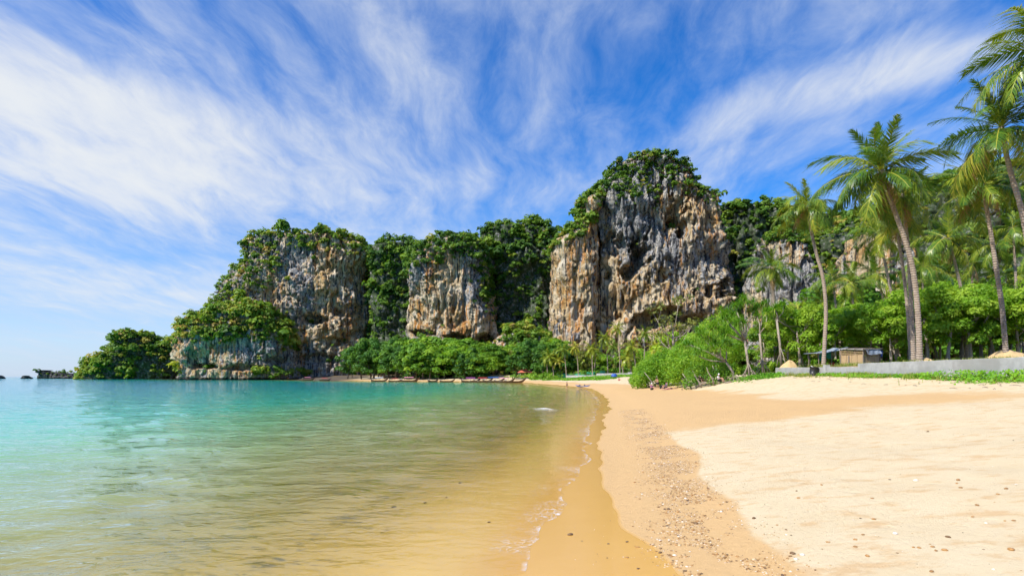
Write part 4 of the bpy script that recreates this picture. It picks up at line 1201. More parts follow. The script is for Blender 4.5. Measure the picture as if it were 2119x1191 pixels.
# ------------------------------------------------------------------ retaining wall and the ground behind it
def wall_run(y0, y1, ztop0, ztop1, th, n, steps, zb=-0.6):
    mb = MB(); V = []; F = []
    for i in range(n + 1):
        y = y0 + (y1 - y0) * i / n
        x = float(wall_x(y)) + 0.012 * math.sin(y * 1.3)
        zt = ztop0 + (ztop1 - ztop0) * i / n + 0.012 * math.sin(y * 2.1) + 0.008 * math.sin(y * 5.3)
        g = gz(x - 1.0, y) - 0.7
        b = 0.025
        V += [(x, y, g), (x, y, zt - b), (x + b, y, zt), (x + th - b, y, zt), (x + th, y, zt - b), (x + th, y, g)]
    for i in range(n):
        a = i * 6; c = a + 6
        for k in range(5): F.append((a + k, a + k + 1, c + k + 1, c + k))
    F.append((5, 4, 3, 2, 1, 0)); e = n * 6; F.append(tuple(e + k for k in range(6)))
    mb.add(V, F)
    return mb


rw = empty('retaining_wall', (float(wall_x(50)), 50.0, 2.4), 'long pale grey concrete retaining wall at the top of the beach', 'wall')
def child_world(name, me, parent):
    o = put(name, me, parent)
    o.matrix_parent_inverse = Matrix.Translation(parent.location).inverted()
    return o
child_world('high_wall', wall_run(9.0, 50.0, 3.66, 3.64, 0.36, 60, 0).mesh('high_wall', M['concrete']), rw)
child_world('low_wall', wall_run(50.004, 66.0, 3.34, 3.52, 0.30, 28, 0).mesh('low_wall', M['concrete']), rw)
xp = float(wall_x(55.2))
child_world('pier', MB().box((xp + 0.06, 55.2, 2.85), (0.42, 0.5, 1.55)).mesh('pier', M['concrete']), rw)

gx = np.concatenate([np.linspace(0.18, 12, 30), np.linspace(13, 60, 16)]); gy = np.linspace(6.0, 68.0, 74)
GX, GY = np.meshgrid(gx, gy); TX = wall_x(GY) + GX
TZ = terrace_z(TX, GY) + 0.02 - 0.9 * sstep(66.2, 68, GY) * (GX < 3) - 0.25 * (GX < 0.3)
def make_terrace():
    m, t = new_mat('terrace_soil')
    pos = t.n('ShaderNodeNewGeometry').outputs['Position']
    n = t.noise(pos, 0.6, 5, 0.6); n2 = t.noise(pos, 8, 4, 0.6)
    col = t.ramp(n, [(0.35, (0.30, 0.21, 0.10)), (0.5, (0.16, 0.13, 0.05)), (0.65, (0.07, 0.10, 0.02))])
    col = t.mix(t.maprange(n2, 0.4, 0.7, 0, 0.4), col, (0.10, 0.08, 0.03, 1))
    sh = t.n('ShaderNodeBsdfPrincipled', Base_Color=col, Roughness=0.95, Normal=t.n('ShaderNodeBump', Strength=0.5, Distance=0.1, Height=n2))
    t.link(sh.outputs[0], t.out.inputs[0])
    return m
M['terrace'] = make_terrace()
put('terrace_ground', mesh_np('terrace', np.stack([TX, GY, TZ], -1).reshape(-1, 3), grid_faces(len(gy), len(gx), False)[:, ::-1], M['terrace']), kind='structure', label='shaded earth terrace behind the wall')

# ------------------------------------------------------------------ vines, grass
M['vine'] = leaf_mat('beach_vine', [(0.0, (0.05, 0.17, 0.012)), (0.5, (0.12, 0.32, 0.018)), (1.0, (0.25, 0.45, 0.03))], 0.35)
M['grass'] = leaf_mat('grass_blades', [(0.0, (0.08, 0.16, 0.02)), (0.5, (0.20, 0.28, 0.035)), (1.0, (0.42, 0.38, 0.12))], 0.35)


def blades(P, hgt, rng, wid=0.02):
    n = len(P)
    a = rng.uniform(0, 6.28, n); ln = rng.uniform(0.2, 0.6, n)
    d = np.stack([np.cos(a) * ln, np.sin(a) * ln, np.ones(n)], 1) * hgt[:, None]
    sd = np.stack([-np.sin(a), np.cos(a), np.zeros(n)], 1) * wid
    mid = P + d * np.array([0.35, 0.35, 0.6]); tip = P + d
    V = np.stack([P - sd, P + sd, mid + sd * 0.7, tip, mid - sd * 0.7], 1).reshape(-1, 3)
    b = np.arange(n) * 5
    F = np.concatenate([np.stack([b, b + 1, b + 2, b + 4], 1), np.stack([b + 4, b + 2, b + 3, b + 3], 1)])
    F3 = np.concatenate([np.stack([b, b + 1, b + 2], 1), np.stack([b, b + 2, b + 4], 1), np.stack([b + 4, b + 2, b + 3], 1)])
    return V, F3


r = np.random.RandomState(61)
# creeping vine mat on the sand below the wall
n = 15000
y = r.uniform(24, 60, n); off = r.gamma(1.6, 0.55, n)
x = wall_x(y) - 0.08 - off
px = CX + x * FPX / y
pn = fbm(x / 1.3, y / 2.2, 2.2, 3)
wide = np.interp(px, [1600, 1690, 1760, 1900, 1960, 2119, 2300], [0.5, 0.8, 2.1, 1.2, 3.0, 3.4, 3.4])
k = (off < wide * (0.75 + 0.6 * pn)) & (pn > -0.35)
x, y, off, pn = x[k], y[k], off[k], pn[k]
z = ground(x, y) + 0.03 + r.uniform(0, 1, len(x)) ** 1.5 * np.interp(CX + x * FPX / y, [1880, 1960], [0.25, 0.62]) * np.clip(1.2 - off / 3.0, 0.12, 1)
N = r.normal(size=(len(x), 3)) * 0.5 + np.array([-0.3, -0.3, 1.0])
v, f = cards(np.stack([x, y, z], 1), N, r.uniform(0.09, 0.20, len(x)), r, 0.8)
put('beach_vine', mesh_np('beach_vine', v, f, M['vine'], {'tint': np.repeat(np.clip(0.5 + 0.5 * pn + r.uniform(-.25, .25, len(x)), 0, 1), 4)}, smooth=False), kind='stuff', label='bright green creeping vine mat on the sand below the wall')
# dry grass tufts by wall, on terrace edge
n = 16000
y = r.uniform(26, 66, n); u_ = r.rand(n)
tw = wall_x(y)
on_t = u_ < 0.55
x = np.where(on_t, tw + 0.4 + r.gamma(1.2, 2.0, n), tw - 0.1 - r.gamma(1.3, 0.5, n))
pn = fbm(x / 1.7 + 9, y / 1.7, 6.0, 3)
px = CX + x * FPX / y
k = (pn > np.where(on_t, -0.05, 0.08)) & ((y < 62) | ~on_t)
x, y, on_t = x[k], y[k], on_t[k]
z = np.where(on_t, terrace_z(x, y) + 0.01, ground(x, y))
h = r.uniform(0.15, 0.55, len(x)) * np.where(on_t, 0.8, 0.9)
v, f = blades(np.stack([x, y, z], 1), h, r, 0.018)
put('grass', mesh_np('grass', v, f, M['grass'], {'tint': np.repeat(r.uniform(0, 1, len(x)), 5)}, smooth=False), kind='stuff', label='tufts of yellow green grass along the wall')
# green bank below the stilt roots and the lawn of the far shore
n = 7000
px = r.normal(1585, 26, n); y = r.normal(65.5, 2.2, n); x = (px - CX) / FPX * y
k = (fbm(x / 1.5, y / 1.5, 3, 2) > -0.02) & (x < wall_x(y) + 0.1)
x, y = x[k], y[k]
z = ground(x, y) + 0.03 + r.uniform(0, 0.5, len(x)) * (0.5 + 0.8 * np.abs(fbm(x / 0.9, y / 0.9, 7, 2)))
v, f = cards(np.stack([x, y, z], 1), r.normal(size=(len(x), 3)) * 0.6 + np.array([0, -.3, 1.0]), r.uniform(0.12, 0.28, len(x)), r, 0.6)
put('ground_cover', mesh_np('ground_cover', v, f, M['vine'], {'tint': np.repeat(r.uniform(0, .9, len(x)), 4)}, smooth=False), kind='stuff', label='green creepers on the sand bank beside the stilt roots')
n = 12000
px = r.uniform(1095, 1320, n); y = r.uniform(170, 262, n); x = (px - CX) / FPX * y
s_ = shore_s(x, y)
k = (s_ > np.interp(y, [170, 200, 235], [15, 12, 9])) & (s_ < 34) & (fbm(x / 6, y / 6, 3, 2) > -0.3)
x, y = x[k], y[k]
v, f = blades(np.stack([x, y, ground(x, y)], 1), r.uniform(0.3, 0.7, len(x)), r, 0.16)
put('lawn', mesh_np('lawn', v, f, M['vine'], {'tint': np.repeat(r.uniform(0.2, 1, len(x)), 5)}, smooth=False), kind='stuff', label='strip of green grass above the far sand')

# ------------------------------------------------------------------ sand heaps
def heap(px, Y, rad, hgt, label, loc=None):
    p = on_ground(px, Y)
    n, m_ = 28, 10
    V = []; 
    for i in range(m_ + 1):
        q = i / m_
        for k in range(n):
            a = 2 * math.pi * k / n
            rr = rad * q * (1 + 0.12 * math.sin(a * 2 + px) + 0.06 * math.sin(a * 5))
            V.append((math.cos(a) * rr, math.sin(a) * rr, hgt * (1 - q * q) ** 1.15 * (1 + 0.08 * math.sin(a * 3 + q * 6)) - 0.12 * q))
    V = np.array(V); F = grid_faces(m_ + 1, n)
    put('sand_heap', mesh_np('sand_heap', V, F[:, ::-1], M['sand_heap']), label=label, cat='sand heap', loc=p)


heap(1634, 65.0, 1.15, 0.85, 'rounded heap of tan sand behind the left end of the wall')
heap(1912, 44.8, 0.95, 0.5, 'small heap of tan sand at the foot of the fullest palm')
heap(2084, 43.4, 1.9, 0.95, 'grassy mound of sand at the foot of the slender palm')

# ------------------------------------------------------------------ bin
bp_ = Vector((float(wall_x(56.5)) - 0.62, 56.5, gz(float(wall_x(56.5)) - 0.62, 56.5)))
bn = empty('rubbish_bin', bp_, 'black plastic bin tilted against the grey wall', 'bin', rotz=0.3)
mb = MB(); n = 14; V = []; F = []
for zz, rr in ((0, .30), (0, .30), (.85, .40), (.85, .44), (.90, .44), (.90, .38), (.10, .28)):
    for k in range(n): V.append((math.cos(6.2832 * k / n) * rr, math.sin(6.2832 * k / n) * rr, zz))
for i in range(6):
    for k in range(n): F.append((i * n + k, i * n + (k + 1) % n, (i + 1) * n + (k + 1) % n, (i + 1) * n + k))
F.append(tuple(range(n - 1, -1, -1))); F.append(tuple(6 * n + k for k in range(n)))
mb.add(V, F)
put('bucket', mb.mesh('bucket', M['black_plastic'], True), bn, rot=(0, math.radians(14), 0))
put('paper_scrap', MB().box((-.18, -.15, .93), (.22, .18, .05), (0.3, 0.4, 0.2)).mesh('paper_scrap', M['white_paint']), bn)

# ------------------------------------------------------------------ plank hut and tarp shelter
hp = on_ground(1786, 56.0)
hut = empty('plank_hut', hp, 'small tan plywood hut with grey tarp hanging off its roof', 'hut', rotz=math.radians(24), scale=0.82)
A, B_, H1 = 2.9, 3.1, 2.05       # wall lengths from the near corner: along -x (left face) and +y-ish side
def pt(m_name, name, mb, sm=False): return put(name, mb.mesh(name, M[m_name], sm), hut)
for k in range(3):
    pt('ply', 'wall_panel', MB().box((0.52 + k * 1.04, 0.03, 0.62), (1.0, 0.03, 1.24)))
    pt('ply', 'wall_panel', MB().box((0.52 + k * 1.04, 0.03 + 0.012 * k, 1.62), (1.0, 0.03, 0.70)))
for k in range(4):
    pt('ply_bright', 'wall_board', MB().box((-0.03, 0.35 + 0.70 * k, 0.70), (0.03, 0.66, 1.40)))
for k in range(3):
    pt('ply_bright', 'rail', MB().box((-0.05, 1.4, 1.52 + k * 0.18), (0.05, 2.9, 0.07)))
for (a, b) in ((0, 0), (3.12, 0), (0, 2.9), (3.12, 2.9)):
    pt('post', 'post', MB().box((a - 0.02, b - 0.03, 1.05), (0.10, 0.10, 2.2)))
pt('post', 'door_post', MB().box((-0.09, 1.75, 0.65), (0.06, 0.16, 1.3)))
rf_ = pt('tin', 'roof', MB().box((1.5, 1.4, 2.16), (3.5, 3.2, 0.04), (math.radians(4), math.radians(-3), 0)))
for k in range(4):
    put('roof_batten', MB().box((1.5, -0.2 + 1.05 * k, 2.24 - 0.01 + 0.072 * (k - 1.5)), (3.7, 0.07, 0.06), (0, math.radians(-3), 0)).mesh('roof_batten', M['post']), rf_)
# tarp hanging down the right face with soft folds
nx, nz_ = 16, 8; V = []; 
for j in range(nz_):
    for i in range(nx):
        q = i / (nx - 1); w_ = j / (nz_ - 1)
        V.append((0.25 + 2.7 * q, -0.10 - 0.28 * w_ - 0.03 * math.sin(q * 17 + w_ * 3), 2.10 - 0.72 * w_ * (0.9 + 0.12 * math.sin(q * 5))))
put('tarp', mesh_np('tarp', np.array(V), grid_faces(nz_, nx, False), M['tarp']), hut)
pt('blue_cloth', 'blue_sheet', MB().box((3.25, -0.12, 1.55), (0.3, 0.04, 0.75), (0.1, 0, 0.1)))
pt('post', 'prop', MB().tube([(0.35, -0.35, 2.0), (1.25, -0.12, 0.1)], 0.035, 6))

sp_ = on_ground(1692, 60.0)
sh_ = empty('tarp_shelter', sp_, 'open lean-to shelter with sagging grey tarp roof and green netting', 'shelter')
for (a, b, h) in ((0.1, 0, 1.45), (1.4, -0.1, 1.7), (2.75, 0, 2.0), (0.1, 2.0, 1.5), (2.8, 2.1, 2.1)):
    put('post', MB().tube([(a, b, -0.1), (a + 0.03, b, h)], 0.05, 6).mesh('post', M['post']), sh_)
V = []
for j in range(8):
    for i in range(16):
        q, w_ = i / 15, j / 7
        V.append((-0.35 + 3.3 * q, -0.55 + 2.9 * w_, 1.42 + 0.62 * q + 0.10 * w_ - 0.12 * math.sin(q * math.pi) + 0.03 * math.sin(q * 14 + w_ * 6)))
put('tarp_roof', mesh_np('tarp_roof', np.array(V), grid_faces(8, 16, False), M['tarp']), sh_)
V = [(0.15 + 1.3 * (i / 9), 0.02 + 0.04 * math.sin(i * 2.0), 1.38 + 0.022 * i * 1.2 - (0.62 + 0.12 * math.sin(i)) * j / 5) for j in range(6) for i in range(10)]
put('netting', mesh_np('netting', np.array(V), grid_faces(6, 10, False), M['green_cloth']), sh_)
put('low_board', MB().box((3.15, 0.1, 0.45), (0.9, 0.04, 0.75), (0, 0.05, 0.1)).mesh('low_board', M['ply']), sh_)
rb = on_ground(1719, 60.6)
cr = empty('red_crate', rb, 'red plastic crate under the tarp shelter', 'crate')
put('side', MB().box((0, -0.2, 0.25), (0.6, 0.03, 0.5)).box((0, 0.2, 0.25), (0.6, 0.03, 0.5)).box((-0.285, 0, 0.25), (0.03, 0.37, 0.5)).box((0.285, 0, 0.25), (0.03, 0.37, 0.5)).mesh('crate_sides', M['red_cloth']), cr)
put('bottom', MB().box((0, 0, 0.03), (0.54, 0.37, 0.04)).mesh('crate_bottom', M['red_cloth']), cr)

# ------------------------------------------------------------------ screw pines on stilt roots
def rosette_mesh(seed, nl=46, L=1.05):
    r = np.random.RandomState(seed); V = []; F = []; T = []
    for k in range(nl):
        a = k * 2.399; e = math.radians(80 - 105 * (k / nl) ** 0.9 + r.uniform(-10, 10))
        l = L * r.uniform(0.75, 1.15)
        u_ = np.array([math.cos(a), math.sin(a), 0]); sd = np.array([-math.sin(a), math.cos(a), 0])
        p = np.zeros(3); b = len(V); ang = e
        for j in range(4):
            w_ = 0.052 * (1 - j / 3.4)
            V += [p - sd * w_, p + sd * w_]; T += [0.5 + r.uniform(-.25, .25) + (0.35 if k > nl * 0.9 else 0)] * 2
            p = p + (u_ * math.cos(ang) + np.array([0, 0, math.sin(ang)])) * l / 3
            ang -= 0.45 + 0.3 * r.rand()
        for j in range(3): F.append((b + 2 * j, b + 2 * j + 1, b + 2 * j + 3, b + 2 * j + 2))
    return mesh_np('leaf_rosette', np.array(V), np.array(F), M['strap'], {'tint': np.clip(np.array(T), 0, 1)}, smooth=False)


ROS = [rosette_mesh(1), rosette_mesh(2), rosette_mesh(3, 38, 1.25)]


def screw_pine(base_px, Y, tips, label, seed, r0=0.13, extra=1, roots=9, fork=None, rs=1.0):
    rr = random.Random(seed)
    b = on_ground(base_px, Y)
    root = empty('screw_pine', b, label, 'tree', 'screw pines on stilt roots')
    fk = (W(fork[0], fork[1], Y) - b) if fork else Vector((0, 0, 1.6))
    mid = Vector((fk.x * 0.3 + rr.uniform(-.1, .1), rr.uniform(-.1, .1), max(0.8, fk.z * 0.5)))
    put('trunk', MB().tube([(0, 0, 0.1), mid, fk], [r0 * 1.15, r0, r0 * 0.85], 8).mesh('trunk', M['bark'], True), root)
    for k in range(roots):
        a = k * 2.4; q = rr.uniform(0.5, 1.15)
        s = Vector((0, 0, 0)).lerp(mid, rr.uniform(0.45, 1.0))
        g = Vector((math.cos(a) * q, math.sin(a) * q, 0))
        g.z = gz(b.x + g.x, b.y + g.y) - b.z - 0.05
        put('stilt_root', MB().tube([s, s.lerp(g, 0.5) + Vector((math.cos(a), math.sin(a), 0)) * 0.10, g], [0.045, 0.04, 0.035], 5).mesh('stilt_root', M['bark'], True), root)
    for (px, py, dy) in tips:
        e = W(px, py, Y + dy) - b
        m_ = fk.lerp(e, 0.5) + Vector((rr.uniform(-.25, .25), rr.uniform(-.25, .25), rr.uniform(-.35, .05)))
        put('branch', MB().tube([fk, m_, e], [r0 * 0.62, r0 * 0.5, r0 * 0.38], 6).mesh('branch', M['bark'], True), root)
        for q in range(1 + extra):
            of = Vector((0, 0, 0)) if q == 0 else Vector((rr.uniform(-.9, .9), rr.uniform(-.7, .7), rr.uniform(-.5, .5)))
            put('leaf_rosette', rr.choice(ROS), root, loc=e + of, rot=(rr.uniform(-.4, .4), rr.uniform(-.4, .4), rr.uniform(0, 6.28)), scale=rs * rr.uniform(0.85, 1.25))
            if q: put('twig', MB().tube([e.lerp(m_, 0.3), e + of], [r0 * 0.3, r0 * 0.22], 5).mesh('twig', M['bark'], True), root)


screw_pine(1552, 67.0, [(1498, 655, 1), (1520, 634, 2), (1545, 622, 3), (1478, 676, 0), (1530, 664, -1), (1506, 690, -1), (1560, 640, 4), (1490, 640, 4)], 'largest screw pine with many leafy heads on a curving pale trunk', 1, extra=3, fork=(1541, 705), roots=10, r0=0.15)
screw_pine(1520, 68.0, [(1440, 735, 0), (1462, 722, 1), (1490, 716, -1), (1425, 712, 2), (1502, 706, 1), (1470, 700, 2), (1448, 690, 3)], 'screw pine leaning far left over the sand with splayed stilt roots', 2, extra=3, fork=(1502, 748), roots=12, r0=0.15)
screw_pine(1579, 69.0, [(1566, 652, 1), (1588, 648, 0), (1578, 630, 2)], 'upright screw pine with bare grey stem beside the green bank', 3, extra=1, fork=(1572, 690), roots=9)
screw_pine(1617, 66.5, [(1604, 640, 0), (1640, 655, 2), (1656, 676, 2), (1622, 632, 1)], 'tall single stemmed screw pine rising behind the sand heap', 4, extra=2, fork=(1607, 660), roots=3, r0=0.14, rs=1.15)

# ------------------------------------------------------------------ the big shore bush
def shore_bush(name, label, tops, Y0, Y1, nb, blob, leaf, per, seed, mat='leaf_bright'):
    r = np.random.RandomState(seed)
    xs = [a for a, b in tops]
    Vs = []; Fs = []; Ts = []; b = 0
    cpx = (xs[0] + xs[-1]) / 2; Yc = (Y0 + Y1) / 2
    base = on_ground(cpx, Yc)
    root = empty(name, base, label, 'bush')
    C = []
    for k in range(nb):
        px = r.uniform(xs[0], xs[-1]); Y = r.uniform(Y0, Y1)
        x = (px - CX) / FPX * Y; g = gz(x, Y)
        zt = CAMZ + (HZ - np.interp(px, xs, [q for _, q in tops])) / FPX * Yc - blob * 0.6
        f = r.rand() ** 0.6
        edge_f = 1 - abs((Y - Yc) / (Y1 - Y0) * 2) ** 2.5 * 0.6
        z = g + 0.5 + max(0.1, (zt - g - 0.5) * edge_f) * f
        C.append((x, Y, z))
    for c in C:
        br = blob * r.uniform(0.7, 1.25); n = int(per * r.uniform(0.8, 1.2))
        dd = r.normal(size=(n, 3)); dd /= np.linalg.norm(dd, axis=1)[:, None]
        P = np.array(c) + dd * (br * r.uniform(0.5, 1.1, n) ** 0.6)[:, None]
        N = dd + r.normal(size=(n, 3)) * 0.35 + np.array([-.05, -.1, 0.3])
        v, f = cards(P - np.array(base), N, leaf * r.uniform(0.6, 1.4, n), r, 0.7)
        Vs.append(v); Fs.append(f + b); b += len(v)
        Ts.append(np.repeat(np.clip(0.55 + 0.16 * r.normal() + r.uniform(-.25, .25, n), 0, 1), 4))
    put('foliage', mesh_np('foliage', np.concatenate(Vs), np.concatenate(Fs), M[mat], {'tint': np.concatenate(Ts)}, smooth=False), root)
    for k in range(9):
        px = r.uniform(xs[0] + 10, xs[-1]); Y = r.uniform(Y0, Yc)
        x = (px - CX) / FPX * Y - base.x; g = gz(x + base.x, Y) - base.z
        e = (x - r.uniform(0.2, 1.6), Y - base.y + r.uniform(-.4, .4), g + r.uniform(1.2, 2.4))
        put('stem', MB().tube([(x, Y - base.y, g - 0.1), (x - 0.3, Y - base.y - 0.1, g + 0.6), e], [0.09, 0.07, 0.04], 6).mesh('stem', M['bark'], True), root)


shore_bush('shore_bush', 'rounded bright green bush at the left end of the shore thicket', [(1312, 772), (1328, 745), (1355, 728), (1385, 716), (1410, 706)], 82, 96, 170, 0.95, 0.26, 115, 91)
shore_bush('shore_bush', 'tall sloping bright green thicket in front of the screw pines', [(1388, 732), (1410, 698), (1440, 672), (1470, 650), (1500, 640), (1530, 652)], 75, 91, 230, 1.0, 0.25, 120, 92)
shore_bush('shore_bush', 'low bush with yellowish leaves hanging over the tangled roots', [(1420, 752), (1450, 742), (1490, 738), (1515, 750)], 68, 74, 46, 0.7, 0.20, 110, 93, 'leaf_mid')
# bare-limbed tree above the thicket
tk = make_tree_kind(9.0, 3.2, 700, M['leaf_olive'], M['bark'], 0.7, 26, 0.3, extra=10, forks=10, r0=0.16, z0=0.5, low=0.15)
plant(tk, on_ground(1395, 112), 16.0, 'sparse pale limbed tree above the bright thicket', rz=0.4)

# driftwood and roots on the sand
def stick(pts, rad, label, group=None):
    pts = [Vector(p) for p in pts]
    b = pts[0].copy()
    o = put('driftwood', MB().tube([p - b for p in pts], rad, 6).mesh('driftwood', M['drift'], True), label=label, cat='driftwood', group=group, loc=b)
    return o


rr_ = random.Random(31)
def gpt(px, Y, dz): return on_ground(px, Y, dz)
stick([gpt(1440, 69.5, .1), gpt(1455, 68.8, .55), gpt(1475, 68.2, .35), gpt(1493, 67.6, .05)], [.10, .13, .12, .08], 'thick grey driftwood limb lying below the leaning screw pine')
stick([gpt(1478, 66.6, .02), gpt(1474, 66.6, .9), gpt(1466, 66.9, 1.7), gpt(1462, 67, 2.4)], [.09, .08, .06, .03], 'upright bare forked snag at the foot of the thicket')
stick([gpt(1405, 76, .05), gpt(1425, 74.8, .35), gpt(1445, 74, .15)], [.05, .07, .04], 'thin driftwood branch under the left of the thicket')
stick([gpt(1500, 66, .05), gpt(1530, 65.6, .14), gpt(1575, 64.5, .05)], [.07, .07, .04], 'long low driftwood root along the sand below the stilt roots')
for i in range(12):
    px = rr_.uniform(1410, 1500); Y = rr_.uniform(67, 73)
    a = rr_.uniform(0, 3.14); q = on_ground(px, Y)
    L = rr_.uniform(0.5, 1.4)
    stick([q + Vector((0, 0, .03)), q + Vector((math.cos(a) * L * .5, math.sin(a) * L * .5, rr_.uniform(.15, .5))), q + Vector((math.cos(a) * L, math.sin(a) * L, .04))], [.03, .045, .02], 'twisted root or branch tangled under the thicket', 'tangled roots under the thicket')
for i in range(26):
    Y = rr_.uniform(27, 55); x = float(wall_x(Y)) - rr_.uniform(2.6, 5.0); L = rr_.uniform(0.15, 0.55); a = rr_.uniform(-.4, 3.5)
    z = gz(x, Y) + .02
    stick([(x, Y, z), (x + math.cos(a) * L * .5, Y + math.sin(a) * L * .5, z + .04), (x + math.cos(a) * L, Y + math.sin(a) * L, z + .01)], [.012, .02, .01], 'short brown twig on the dry sand below the wall', 'twigs along the top of the beach')

# ------------------------------------------------------------------ longtail boats
def boat_kind():
    n = 24; V = []; F = []; m_ = 9
    for i in range(n + 1):
        q = i / n                                # stern -> bow
        x = -5 + 10.0 * q
        bw = 0.80 * (1 - abs((q - 0.42) / 0.60) ** 2.6) if q < 0.99 else 0.03
        bw = max(bw, 0.03 if q > 0.5 else 0.35)
        keel = -0.30 + 1.9 * max(0, (q - 0.72) / 0.28) ** 2.0 + 0.25 * max(0, (0.15 - q) / 0.15)
        sheer = 0.55 + 1.75 * max(0, (q - 0.62) / 0.38) ** 2.1 + 0.55 * max(0, (0.22 - q) / 0.22) ** 1.6
        for k in range(m_):
            u_ = -1 + 2 * k / (m_ - 1)
            a = abs(u_)
            V.append((x, math.copysign(bw * a ** 0.55, u_), keel + (sheer - keel) * a ** 2.0))
    for i in range(n):
        for k in range(m_ - 1):
            a = i * m_ + k; F.append((a, a + 1, a + m_ + 1, a + m_))
    hull = MB(); hull.add(V, F); hull.add([V[k] for k in range(m_)], [tuple(range(m_))])
    rail = MB()
    for sg in (0, m_ - 1): rail.tube([V[i * m_ + sg] for i in range(n + 1)], 0.045, 5)
    deck = MB(); dv = []; df = []
    for i in range(n + 1):
        x, yb, zb = V[i * m_ + 1]
        dv += [(x, V[i * m_ + 1][1], zb - 0.05), (x, V[i * m_ + m_ - 2][1], zb - 0.05)]
    for i in range(n): df.append((2 * i, 2 * i + 2, 2 * i + 3, 2 * i + 1))
    deck.add(dv, df)
    can = MB(); cv = []; cf = []
    for i in range(9):
        for k in range(7):
            u_ = -1 + 2 * k / 6
            cv.append((-2.6 + 4.6 * i / 8, u_ * 0.85, 1.95 + 0.28 * (1 - u_ * u_) + 0.03 * math.sin(i * 1.7)))
    for i in range(8):
        for k in range(6): a = i * 7 + k; cf.append((a, a + 7, a + 8, a + 1))
    can.add(cv, cf)
    eng = MB().box((-4.2, 0, 1.25), (0.7, 0.4, 0.45)).tube([(-4.4, 0, 1.2), (-7.6, 0.2, 0.35)], 0.04, 5).tube([(-3.9, 0, 1.3), (-3.0, 0.1, 1.45)], 0.03, 5)
    scarf = MB().tube([(4.55, 0, 1.5), (4.72, 0, 1.62)], 0.16, 8).box((4.5, 0.12, 1.25), (0.05, 0.12, 0.6), (0.15, 0.1, 0)).box((4.5, -0.12, 1.2), (0.05, 0.1, 0.5), (-0.15, 0.1, 0))
    post = MB().tube([(0, 0, 0), (0, 0, 1.42)], 0.03, 5)
    return {'hull': hull, 'rail': rail, 'deck': deck, 'canopy': can, 'engine': eng, 'scarf': scarf, 'post': post}


BK = boat_kind()
BM = {k: BK[k].mesh(k, M['hull'], k == 'hull') for k in ('hull', 'rail', 'deck')}
BM['engine'] = BK['engine'].mesh('engine', M['tin']); BM['post'] = BK['post'].mesh('post', M['post'])
CAN = {c: BK['canopy'].mesh('canopy', M[c], True) for c in ('cloth_red', 'cloth_white', 'blue_cloth', 'cloth_purple', 'cloth_pink', 'cloth_navy')}
SCF = {c: BK['scarf'].mesh('bow_scarf', M[c]) for c in ('cloth_red', 'cloth_pink', 'cloth_orange', 'cloth_blue')}


def boat(px, py, rotdeg, can, scf, label, sc=1.0):
    Yc = np.linspace(200, 460, 521); sc_ = shore_s((px - CX) / FPX * Yc, Yc)
    Y = float(Yc[np.argmax(sc_ > -2.2)]) + (py - 789) * -1.5
    x = (px - CX) / FPX * Y
    o = empty('longtail_boat', (x, Y, 0.12), label, 'boat', 'longtail boats moored along the shore', math.radians(rotdeg), sc * 0.88)
    for k in ('hull', 'rail', 'deck', 'engine'): put(k, BM[k], o)
    put('bow_scarf', SCF[scf], o)
    if can:
        put('canopy', CAN[can], o)
        for a in (-2.4, -0.3, 1.8):
            for b in (-0.78, 0.78): put('post', BM['post'], o, loc=(a, b, 0.52))


boat(638, 787.0, 4, 'cloth_pink', 'cloth_red', 'leftmost longtail boat with faded pink roof under the left cliff')
boat(673, 787.0, 8, 'cloth_red', 'cloth_pink', 'short longtail boat with bright red cover beside the leftmost boat', 0.8)
boat(786, 788.0, 3, 'cloth_white', 'cloth_blue', 'longtail boat with white roof and high bow off the dark wood')
boat(818, 788.6, 6, 'cloth_red', 'cloth_red', 'small red roofed longtail boat right of the white roofed one', 0.75)
boat(848, 788.2, -3, 'cloth_pink', 'cloth_red', 'longtail boat with long rose roof in front of the dark wood', 1.1)
boat(897, 788.8, 60, None, 'cloth_blue', 'open dark longtail boat seen end on before the bright trees', 0.9)
boat(926, 788.9, 10, None, 'cloth_orange', 'low open longtail boat lying alone on the thin sand', 0.8)
boat(975, 789.4, 5, 'cloth_purple', 'cloth_red', 'first longtail boat of the beached row, purple roof')
boat(1000, 789.4, -6, 'cloth_red', 'cloth_orange', 'longtail boat with red roof second in the beached row')
boat(1022, 789.7, 3, 'blue_cloth', 'cloth_pink', 'longtail boat with bright blue roof mid way in the beached row', 1.1)
boat(1044, 789.7, -4, 'cloth_pink', 'cloth_red', 'longtail boat with rose roof right of the blue roofed one')
boat(1066, 790.2, 2, None, 'cloth_red', 'open dark longtail boat at the right end of the beached row', 1.0)

# ------------------------------------------------------------------ pavilion
pv = on_ground(1085, 262)
pav = empty('beach_pavilion', pv, 'small open pavilion with red tiled hip roof by the beached boats', 'pavilion', rotz=0.15)
rm = MB(); e = 3.1; rm.add([(-e, -e, 2.75), (e, -e, 2.75), (e, e, 2.75), (-e, e, 2.75), (-0.5, 0, 4.6), (0.5, 0, 4.6)], [(0, 1, 5, 4), (1, 2, 5), (2, 3, 4, 5), (3, 0, 4), (3, 2, 1, 0)])
ro = put('roof', rm.mesh('roof', M['orange_tile']), pav)
put('ridge_cap', MB().tube([(-0.6, 0, 4.62), (0.6, 0, 4.62)], 0.12, 6).mesh('ridge_cap', M['orange_tile']), ro)
for a in (-2.4, 2.4):
    for b in (-2.4, 2.4): put('post', MB().box((a, b, 1.3), (0.24, 0.24, 2.95)).mesh('post', M['white_paint']), pav)
put('floor', MB().box((0, 0, 0.05), (5.6, 5.6, 0.35)).mesh('floor', M['concrete']), pav)
